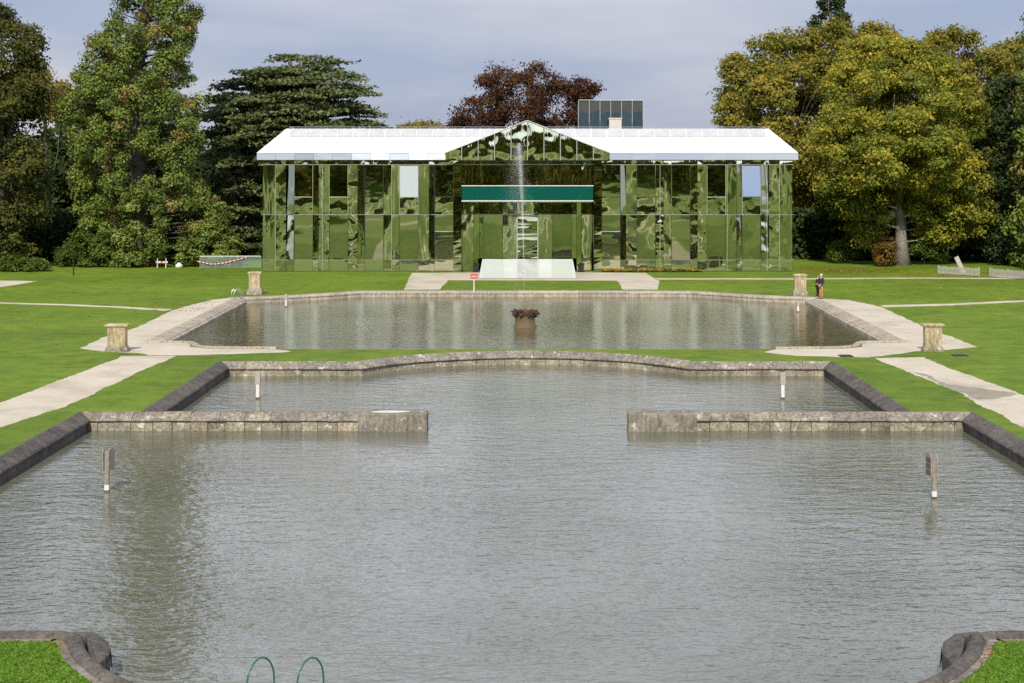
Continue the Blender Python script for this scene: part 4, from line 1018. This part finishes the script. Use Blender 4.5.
sign_post(107, 491.5, 448.5, 'grey wooden sign post with two rounded boards in the near pool, left', mirror=1, w_=.13)['group'] = 'sign posts standing in the near pool'
sign_post(934, 498.0, 453.5, 'grey wooden sign post with dark lettered plate in the near pool, right', mirror=1, w_=.13)['group'] = 'sign posts standing in the near pool'
def post(px, yb, yt, z, lab, w_=.10, grp='pale depth posts in the pools'):
    x, y = gp(px, yb, z); h_ = sz(yt, y)-z
    e = empty('depth_post', (x, y, z), label=lab, cat='post', group=grp)
    mb = MB(); mb.box(-w_/2, w_/2, -w_/2, w_/2, -.5, h_); mb.build('shaft', M['white'], e, bevel=.01)
    mb = MB(); mb.box(-w_*.75, w_*.75, -w_*.62, w_*.62, h_*.55, h_+.02); mb.build('head_board', M['wood'], e, bevel=.01)
    mb = MB(); mb.box(-w_/2-.012, w_/2+.012, -w_/2-.012, w_/2+.012, -.4, .06); mb.build('waterline_band', M['dark_wood'], e)
post(257.8, 398.5, 372, ZL, 'pale wooden post standing in the left of the middle pool', .15)
post(782.7, 398.5, 373, ZL, 'pale wooden post standing in the right of the middle pool', .15)
post(286, 307, 294.5, ZU, 'short white post in the far left of the upper pool', .13)
post(798, 312, 301, ZU, 'short white post in the far right of the upper pool', .13)
# red sign on the far rim
x, y = gp(474, 296); y = 122.2; x = sx(474, y)
e = empty('warning_sign', (x, y, .0), label='small red and white sign on white pole at the far rim', cat='sign')
mb = MB(); mb.tube([(0, 0, -.3), (0, 0, sz(275, y))], .05, 8); mb.build('pole', M['white'], e)
mb = MB(); zz0, zz1 = sz(278.6, y), sz(274, y); mb.box(-.27, .27, -.08, -.05, zz0, zz1); pl_ = mb.build('board', M['red'], e, bevel=.01)
mb = MB(); mb.box(-.20, .20, -.086, -.081, (zz0+zz1)/2-.035, (zz0+zz1)/2+.02); mb.build('white_bar', M['white'], pl_)

# ------------------------------------------------------------ fountain
x, y = gp(525, 327, ZU); s = F/y
fo = empty('fountain_spout', (x, y, ZU), label='round stone spout with ragged rusty crown in the upper pool', cat='fountain')
mb = MB(); mb.lathe([(.74, -.5), (.74, 0), (.68, .1), (.62, .3), (.60, .62), (.64, .72)], n=28); mb.build('drum', M['algae'], fo, smooth=True)
mb = MB(); mb.lathe([(.6, .68), (.7, .76), (.72, .9), (.6, 1.0), (.2, 1.02)], n=28)
for i in range(130):
    a = rnd.uniform(0, 2*math.pi); r0_ = rnd.uniform(.45, .72); z0 = rnd.uniform(.66, 1.02); l = rnd.uniform(.10, .26); up = rnd.uniform(-.12, .10)
    c_, s__ = math.cos(a), math.sin(a); p0 = Vector((c_*r0_, s__*r0_, z0)); p1 = Vector((c_*(r0_+l*.6), s__*(r0_+l*.6), z0+.04)); p2 = Vector((c_*(r0_+l), s__*(r0_+l), z0+up))
    mb.tube([p0, p1, p2], [.07, .06, .02], 5, tint=rnd.random())
mb.build('rusty_crown', M['rust'], fo)
# the jet: drops along the rising column and the falling veil
rg = np.random.default_rng(9); Ztop = sz(143, y); n = 22000
t_ = rg.random(n)**.42; zz = .6 + (Ztop-.6)*t_; wd = .05 + .55*np.clip(t_-.45, 0, 1)**1.2*(1.05-t_)**.35
C = np.stack([x - .05 - .32*t_**2 + rg.normal(size=n)*wd*.55, y + rg.normal(size=n)*wd*.55, zz], 1)
n2 = 24000; t2 = rg.random(n2); C2 = np.stack([x-.45-.15*(1-t2)+rg.normal(size=n2)*(.16+.55*(1-t2)), y+rg.normal(size=n2)*(.2+.5*(1-t2)), .2+(Ztop*.97)*t2**.55], 1)
C = np.concatenate([C, C2]); n += n2
jet = leaves('water_jet', C, rg.normal(size=(n, 3)), rg.uniform(.008, .024, n), np.full(n, .5), M['spray'], None, 6)
tag(jet, 'tall white jet of spray rising from the fountain spout', 'water jet', kind='stuff')

# ------------------------------------------------------------ ladders
def ladder(px, py_top, D, mat_, lab, gap, hw, ztop, rot=0, r_=.022, skew=0):
    e = empty('pool_ladder', (sx(px, D), D, 0), label=lab, cat='pool ladder'); e.rotation_euler.z = rot
    for s_ in (-1, 1):
        mb = MB(); P = [(s_*gap/2, -hw, -.05)]
        for a in np.linspace(0, math.pi, 14): P.append((s_*gap/2, -hw*math.cos(a), ztop-.45+.45*math.sin(a)))
        P.append((s_*gap/2, hw, -1.2)); P = [(p[0]+math.tan(skew)*p[1], p[1], p[2]) for p in P]; mb.tube(P, r_, 8); mb.build('rail', M[mat_], e, smooth=True)
    for z in (-.25, -.5, -.8):
        mb = MB(); mb.tube([(-gap/2+math.tan(skew)*hw, hw, z), (gap/2+math.tan(skew)*hw, hw, z)], .02, 6); mb.build('rung', M[mat_], e)
    return e
ladder(285.5, 660, 28.9, 'green_rail', 'green painted ladder rails rising at the bottom edge of the photo', .90, .26, .80, 0, .018, R(38))
ladder(237, 288, 115.6, 'steel', 'pale steel ladder at the far left corner of the upper pool', .5, .35, .75, R(-60), .025)

# ------------------------------------------------------------ glass barrier, fences, small things at the edges
Dg = 150; x0, x1 = sx(200, Dg), sx(261, Dg)
zg0, zg1 = sz(269, Dg), sz(256, Dg)
e = empty('glass_barrier', (x0, Dg, 0), label='low glass barrier with red and white tape left of building', cat='barrier')
mb = MB()
for i in range(4): mb.box(i*(x1-x0)/4+.03, (i+1)*(x1-x0)/4-.03, -.01, .01, .05, zg1-.05)
mb.build('glass_panel', M['glass'], e)
mb = MB(); mb.box(0, x1-x0, -.04, .04, zg1-.05, zg1+.02); mb.build('top_rail', M['white'], e)
for i in range(5): mb = MB(); mb.box(i*(x1-x0)/4-.025, i*(x1-x0)/4+.025, -.03, .03, 0, zg1-.05); mb.build('post', M['steel'], e)
mb = MB(); mr = MB(); n = 26
for i in range(n):
    u0, u1 = i/n, (i+1)/n; f_ = lambda u: .45+1.6*abs(u-.3)**1.5*.9-.25*u
    X_ = lambda u: -.3+u*(x1-x0)*.82
    (mb if i % 2 else mr).add([(X_(u0), -.12, f_(u0)), (X_(u1), -.12, f_(u1)), (X_(u1), -.12, f_(u1)+.09), (X_(u0), -.12, f_(u0)+.09), (X_(u0), -.128, f_(u0)), (X_(u1), -.128, f_(u1)), (X_(u1), -.128, f_(u1)+.09), (X_(u0), -.128, f_(u0)+.09)], [(3, 2, 1, 0), (4, 5, 6, 7), (7, 6, 2, 3), (0, 1, 5, 4)])
tp_ = mb.build('barrier_tape', M['white'], e); mr.build('red_stripe', M['red'], tp_)

def picket_fence(a_px, b_px, py0, py1, hpx, lab):
    x0, y0 = gp(a_px, py0); x1, y1 = gp(b_px, py1); L_ = math.hypot(x1-x0, y1-y0); an = math.atan2(y1-y0, x1-x0)
    e = empty('picket_fence', (x0, y0, 0), label=lab, cat='fence', group='grey picket fences at the right edge'); e.rotation_euler.z = an
    h_ = hpx*y0/F; n = int(L_/.13); mb = MB()
    for i in range(n):
        x = i*L_/n; hh = h_*rnd.uniform(.93, 1.03); mb.box(x, x+.068, -.02+rnd.uniform(-.01, .01), .005, .04, hh-.06); mb.add([(x, -.02, hh-.06), (x+.068, -.02, hh-.06), (x+.034, -.02, hh), (x, .005, hh-.06), (x+.068, .005, hh-.06), (x+.034, .005, hh)], [(0, 1, 2), (5, 4, 3), (0, 2, 5, 3), (1, 4, 5, 2)])
    mb.build('pickets', M['wood'], e)
    for z in (.25*h_, .75*h_): mb = MB(); mb.box(0, L_, .01, .05, z-.04, z+.04); mb.build('rail', M['wood'], e)
    for i in range(max(2, int(L_/2)+1)): x = min(L_-.05, i*2.0); mb = MB(); mb.box(x-.05, x+.05, .052, .15, 0, h_*1.05); mb.build('post', M['wood'], e)
picket_fence(938, 979, 274.2, 276.5, 8.6, 'short grey picket fence with a leaning board on the left of the gap')
picket_fence(989.5, 1045, 277.0, 281.5, 9.0, 'grey picket fence running out of the right edge')
xx, yy = gp(961, 273.5)
mb = MB(); mb.box(-.20, .20, -.03, .03, 0, 1.6); o = mb.build('leaning_board', M['wood'], None, bevel=.01); o.location = (xx+.35, yy+.3, 0.02); o.rotation_euler = (R(-8), R(-24), 0)
tag(o, 'grey wooden board leaning behind the left picket fence', 'board')
xx, yy = sx(1004, 162), 162
e = empty('wooden_pallet_screen', (xx, yy, 0), label='faint upright grey slats standing in the dark behind the fence', cat='slatted screen')
for i in range(7): mb = MB(); mb.box(-1.2+i*.4, -1.2+i*.4+.12, 0, .05, 0, 1.7+.2*rnd.random()); mb.build('slat', M['wood'], e)
mb = MB(); mb.box(-1.3, 1.4, .055, .1, .8, .9); mb.build('rail', M['wood'], e)
# black bollard left
x, y = gp(73.5, 275.5); e = empty('bollard', (x, y, 0), label='thin black post on the lawn below the left shrubs', cat='post')
mb = MB(); mb.lathe([(.09, 0), (.09, .06), (.06, .08), (.06, 1.15)], n=12); mb.build('shaft', M['black'], e)
mb = MB(); mb.lathe([(.09, 1.15), (.1, 1.2), (.08, 1.3), (.02, 1.33)], n=12); mb.build('head', M['black'], e)
# small white and red barrier under the redwood
x, y = sx(160, 152), 151
e = empty('trestle_barrier', (x, y, 0), label='small white and red barrier under the redwood', cat='barrier')
for s_ in (0, .8): mb = MB(); mb.tube([(s_-.0, -.15, 0), (s_, 0, .9)], .04, 6); mb.tube([(s_, .15, 0), (s_, 0, .9)], .04, 6); mb.build('leg', M['white'], e)
mb = MB(); mb.box(-.15, .95, -.03, .03, .45, .62); bb_ = mb.build('board', M['white'], e)
mb = MB()
for i in range(3): mb.box(-.1+i*.38, .08+i*.38, -.036, -.031, .46, .61)
mb.build('red_stripe', M['red'], bb_)
for i, (px, lb, mm) in enumerate(((179, 'small white sack on the grass right of the barrier', 'white'),)):
    x, y = sx(px, 151), 151; mb = MB()
    mb.lathe([(.28, 0), (.36, .1), (.32, .3), (.15, .42), (.1, .5)], n=14); o = mb.build('sack', M[mm], None, smooth=True); o.location = (x, y, 0); tag(o, lb, 'sack')

# drain grates
for px, py, wp, lab in ((846, 356.2, 6, 'dark drain grate in the gravel right of the upper pool'), (960, 355.8, 7, 'dark drain grate in the grass right of the near plinth')):
    x, y = gp(px, py); wd2 = wp*y/F; mb = MB(); e = empty('drain_grate', (x, y, 0), label=lab, cat='drain', group='drain grates')
    for i in range(9): mb.box(-wd2+i*2*wd2/9, -wd2+(i+.6)*2*wd2/9, -.35, .35, .02, .05)
    mb.build('bars', M['black'], e); mb = MB(); mb.box(-wd2-.05, wd2+.05, -.4, .4, .0, .018); mb.build('frame', M['dark_wood'], e)

# fallen leaves
def litter(lab, regs, n, seed, sz_=.09):
    r = random.Random(seed); Cs = []
    for (a, b_, c, d), wgt in regs:
        for _ in range(int(n*wgt)):
            p = gp(r.uniform(a, b_), r.uniform(c, d)); Cs.append((p[0], p[1], .02))
    C = np.array(Cs); r2 = np.random.default_rng(seed); k = len(C)
    o = leaves('fallen_leaves', C, r2.normal(size=(k, 3))*.3+[0, 0, 1], sz_*r2.uniform(.5, 1.3, k), r2.random(k), LM['fall'], None, seed); tag(o, lab, 'fallen leaves', kind='stuff')
LM['fall'] = leaf_mat('fallen_leaves', [(0, (.16, .07, .02)), (.6, (.42, .15, .03)), (1, (.5, .32, .08))])
litter('scattered orange leaves on the lawn below the right hand trees', [((800, 900, 268, 273), .45), ((900, 1024, 271, 277), .35), ((840, 1024, 275, 300), .2)], 2600, 1, .10)
litter('reddish leaves strewn on the lawn left of the upper pool', [((150, 235, 303, 312), .5), ((0, 100, 308, 350), .2), ((20, 240, 270, 300), .3)], 500, 7, .09)
litter('orange leaves lying beside the bottom right curb', [((982, 992, 647, 683), .6), ((985, 1024, 640, 650), .15), ((985, 1024, 650, 683), .25)], 90, 2, .07)
litter('brown leaves lying beside the bottom left curb', [((0, 72, 641, 646), .6), ((0, 85, 646, 683), .4)], 110, 3, .045)

# grass blades on the two near corners
def blades(lab, box, n, seed):
    r = np.random.default_rng(seed); a, b_, c, d = box
    X = r.uniform(a, b_, n); Y = r.uniform(c, d, n)
    sg = 1 if a > 0 else -1
    inner = [(sg*q[0], q[1]) for q in cornerR]
    poly = [(sg*17.5, 32.5), (sg*9.7, 32.5), (sg*9.5, 32.3), (sg*9.2, 31.5), (sg*8.7, 30.7), (sg*8.2, 30.0), (sg*7.4, 29.2), (sg*17.5, 29.2)]
    k = np.array([in_poly(x, y, poly) for x, y in zip(X, Y)]); X, Y = X[k], Y[k]; n = len(X)
    C = np.stack([X, Y, np.full(n, .022)], 1); Nn = np.stack([r.normal(size=n), r.normal(size=n)-1.0, r.normal(size=n)*.25+.25], 1)
    o = leaves('grass_blades', C, Nn, r.uniform(.03, .075, n), r.random(n), LM['blade'], None, seed); tag(o, lab, 'grass', kind='stuff')
LM['blade'] = leaf_mat('grass_blades', [(0, (.06, .15, .015)), (.7, (.16, .30, .03)), (1, (.26, .36, .06))])
blades('mown grass in the bottom left corner of the photo', (-11.5, -7, 29.2, 33.2), 26000, 5)
blades('mown grass in the bottom right corner of the photo', (7, 12, 29.2, 33.2), 26000, 6)
# steps of the cascade below the photographer, reflected in the mirrors
mb = MB()
for i in range(16): y1 = 23.5-i*1.35; mb.box(-3.2, 3.2, y1-1.45, y1, -.5, .25+i*.47)
for s_ in (-1, 1): 
    for i in range(16): y1 = 23.5-i*1.35; mb.box(s_*3.6-.38, s_*3.6+.38, y1-1.345, y1, -.5, .6+i*.47)
st = mb.build('steps', M['rim_stone']); st['kind'] = 'structure'

# ------------------------------------------------------------ people
def skin_obj(name, pts, edges_, rad, mat_, parent, root=0, sub=2):
    me = bpy.data.meshes.new(name); me.from_pydata(pts, edges_, []); me.materials.append(mat_)
    o = bpy.data.objects.new(name, me); link(o, parent)
    sk = o.modifiers.new('skin', 'SKIN'); sk.use_smooth_shade = True
    if not me.skin_vertices: me.skin_vertices.new()
    d = me.skin_vertices[0].data
    for i, r_ in enumerate(rad): d[i].radius = (r_, r_) if not isinstance(r_, tuple) else r_; d[i].use_root = (i == root)
    sb = o.modifiers.new('subsurf', 'SUBSURF'); sb.levels = sub; sb.render_levels = sub
    return o
def person(loc, rotz, hgt, lab, jacket, trousers, hair, shoe, sleeves=True, hold=False):
    e = empty('person', loc, label=lab, cat='person', group='couple standing beside the upper pool'); e.rotation_euler.z = rotz; k = hgt/1.75; e.scale = (k, k, k)
    P = dict(pel=(0, 0, .95), sp=(0, .01, 1.18), ch=(0, 0, 1.36), nk=(0, -.01, 1.50), hd0=(0, -.02, 1.58), hd1=(0, -.03, 1.67), hd2=(0, -.01, 1.72),
             hl=(.10, 0, .90), kl=(.11, -.02, .50), al=(.11, .02, .09), tl=(.12, -.15, .035), hr=(-.10, 0, .90), kr=(-.11, -.02, .50), ar=(-.11, .02, .09), tr=(-.12, -.15, .035),
             sl=(.19, 0, 1.42), el=(.25, .02, 1.15), wl=(.18, -.18, 1.05), sr=(-.19, 0, 1.42), er=(-.25, .02, 1.15), wr=(-.16, -.20, 1.08))
    if hold: P['el'] = (.26, -.05, 1.18); P['wl'] = (.10, -.26, 1.28)
    keys = list(P); ix = {q: i for i, q in enumerate(keys)}
    E_ = [('pel', 'sp'), ('sp', 'ch'), ('ch', 'nk'), ('nk', 'hd0'), ('hd0', 'hd1'), ('hd1', 'hd2'), ('pel', 'hl'), ('hl', 'kl'), ('kl', 'al'), ('al', 'tl'), ('pel', 'hr'), ('hr', 'kr'), ('kr', 'ar'), ('ar', 'tr'), ('ch', 'sl'), ('sl', 'el'), ('el', 'wl'), ('ch', 'sr'), ('sr', 'er'), ('er', 'wr')]
    rad = dict(pel=.12, sp=.11, ch=.12, nk=.055, hd0=.07, hd1=.092, hd2=.07, hl=.08, kl=.055, al=.04, tl=.035, hr=.08, kr=.055, ar=.04, tr=.035, sl=.055, el=.04, wl=.03, sr=.055, er=.04, wr=.03)
    # palms and five short fingers per hand
    pts = [P[q] for q in keys]; ed = [(ix[a], ix[b_]) for a, b_ in E_]; rd = [rad[q] for q in keys]
    for wk in ('wl', 'wr'):
        w_ = Vector(P[wk]); pal = w_+Vector((0, -.07, -.02)); pts.append(tuple(pal)); rd.append(.028); pi = len(pts)-1; ed.append((ix[wk], pi))
        for f_ in range(5):
            off = Vector(((f_-2)*.02, -.05 if f_ else -.01, -.02-(.0 if f_ else .0))); tip = off + Vector((0 if f_ else .03*(1 if wk == 'wr' else -1), -.03, -.03))
            pts += [tuple(pal+off), tuple(pal+tip)]; rd += [.009, .007]; ed += [(pi, len(pts)-2), (len(pts)-2, len(pts)-1)]
    body = skin_obj('body', pts, ed, rd, M['skin'], e, sub=1)
    def sub_(names, grow, nm, mt, extra=None):
        ks = [q for q in keys if q in names]; jx = {q: i for i, q in enumerate(ks)}; pp = [P[q] for q in ks]
        ee = [(jx[a], jx[b_]) for a, b_ in E_ if a in jx and b_ in jx]; return skin_obj(nm, pp, ee, [rad[q]+grow for q in ks], mt, e, root=0, sub=1)
    sub_({'pel', 'sp', 'ch', 'sl', 'el', 'wl', 'sr', 'er', 'wr'}, .045, 'jacket', M[jacket])
    sub_({'pel', 'hl', 'kl', 'al', 'hr', 'kr', 'ar'}, .022, 'trousers', M[trousers])
    for s_ in (-1, 1):
        mb = MB(); mb.lathe([(.05, .02), (.075, .03), (.07, .07), (.045, .10)], n=12); o = mb.build('shoe', M[shoe], e, smooth=True); o.scale = (.75, 1.7, .9); o.location = (s_*.115, -.06, -.015)
    hb = bmesh.new(); bmesh.ops.create_icosphere(hb, subdivisions=3, radius=.112)
    bmesh.ops.delete(hb, geom=[v for v in hb.verts if v.co.z < -.02 and v.co.y < .03], context='VERTS')
    me = bpy.data.meshes.new('hair'); hb.to_mesh(me); hb.free(); me.materials.append(M[hair]); me.polygons.foreach_set('use_smooth', [True]*len(me.polygons))
    o = bpy.data.objects.new('hair', me); link(o, e); o.location = (0, .005, 1.685); o.scale = (.92, 1.02, .95)
    sm = o.modifiers.new('s', 'SOLIDIFY'); sm.thickness = .012
    mb = MB(); mb.lathe([(.008, 0), (.014, .01), (.008, .035)], n=8)
    o = mb.build('nose', M['skin'], e, smooth=True); o.location = (0, -.125, 1.625)
    for s_ in (-1, 1):
        mb = MB(); mb.lathe([(.002, -.009), (.009, -.004), (.009, .004), (.002, .009)], n=8); o = mb.build('eye', M['black'], e); o.location = (s_*.032, -.112, 1.665)
        mb = MB(); mb.lathe([(.006, -.025), (.014, 0), (.012, .02), (.004, .028)], n=8); o = mb.build('ear', M['skin'], e, smooth=True); o.location = (s_*.096, -.02, 1.645)
    mb = MB(); mb.box(-.025, .025, -.118, -.108, 1.588, 1.596); mb.build('mouth', M['red'], e)
    return e
M['skin'] = plain('skin', (.55, .34, .24), .55, var=.05); M['navy'] = plain('navy_cloth', (.018, .022, .045), .85); M['tan'] = plain('tan_cloth', (.40, .22, .10), .85)
M['blackcloth'] = plain('black_cloth', (.015, .014, .016), .9); M['grey_hair'] = plain('pale_hair', (.62, .56, .48), .7); M['brown_hair'] = plain('reddish_hair', (.22, .09, .04), .6)
M['leather'] = plain('brown_leather', (.07, .04, .025), .5)
x, y = gp(821.2, 298.6); person((x, y, PZ), R(-62), 1.76, 'person in dark jacket and tan trousers with pale hair beside the pool', 'navy', 'tan', 'grey_hair', 'leather')
x, y = gp(817.6, 297.6); person((x, y, PZ), R(60), 1.60, 'person in black with reddish hair standing close on the left', 'blackcloth', 'blackcloth', 'brown_hair', 'blackcloth', hold=True)
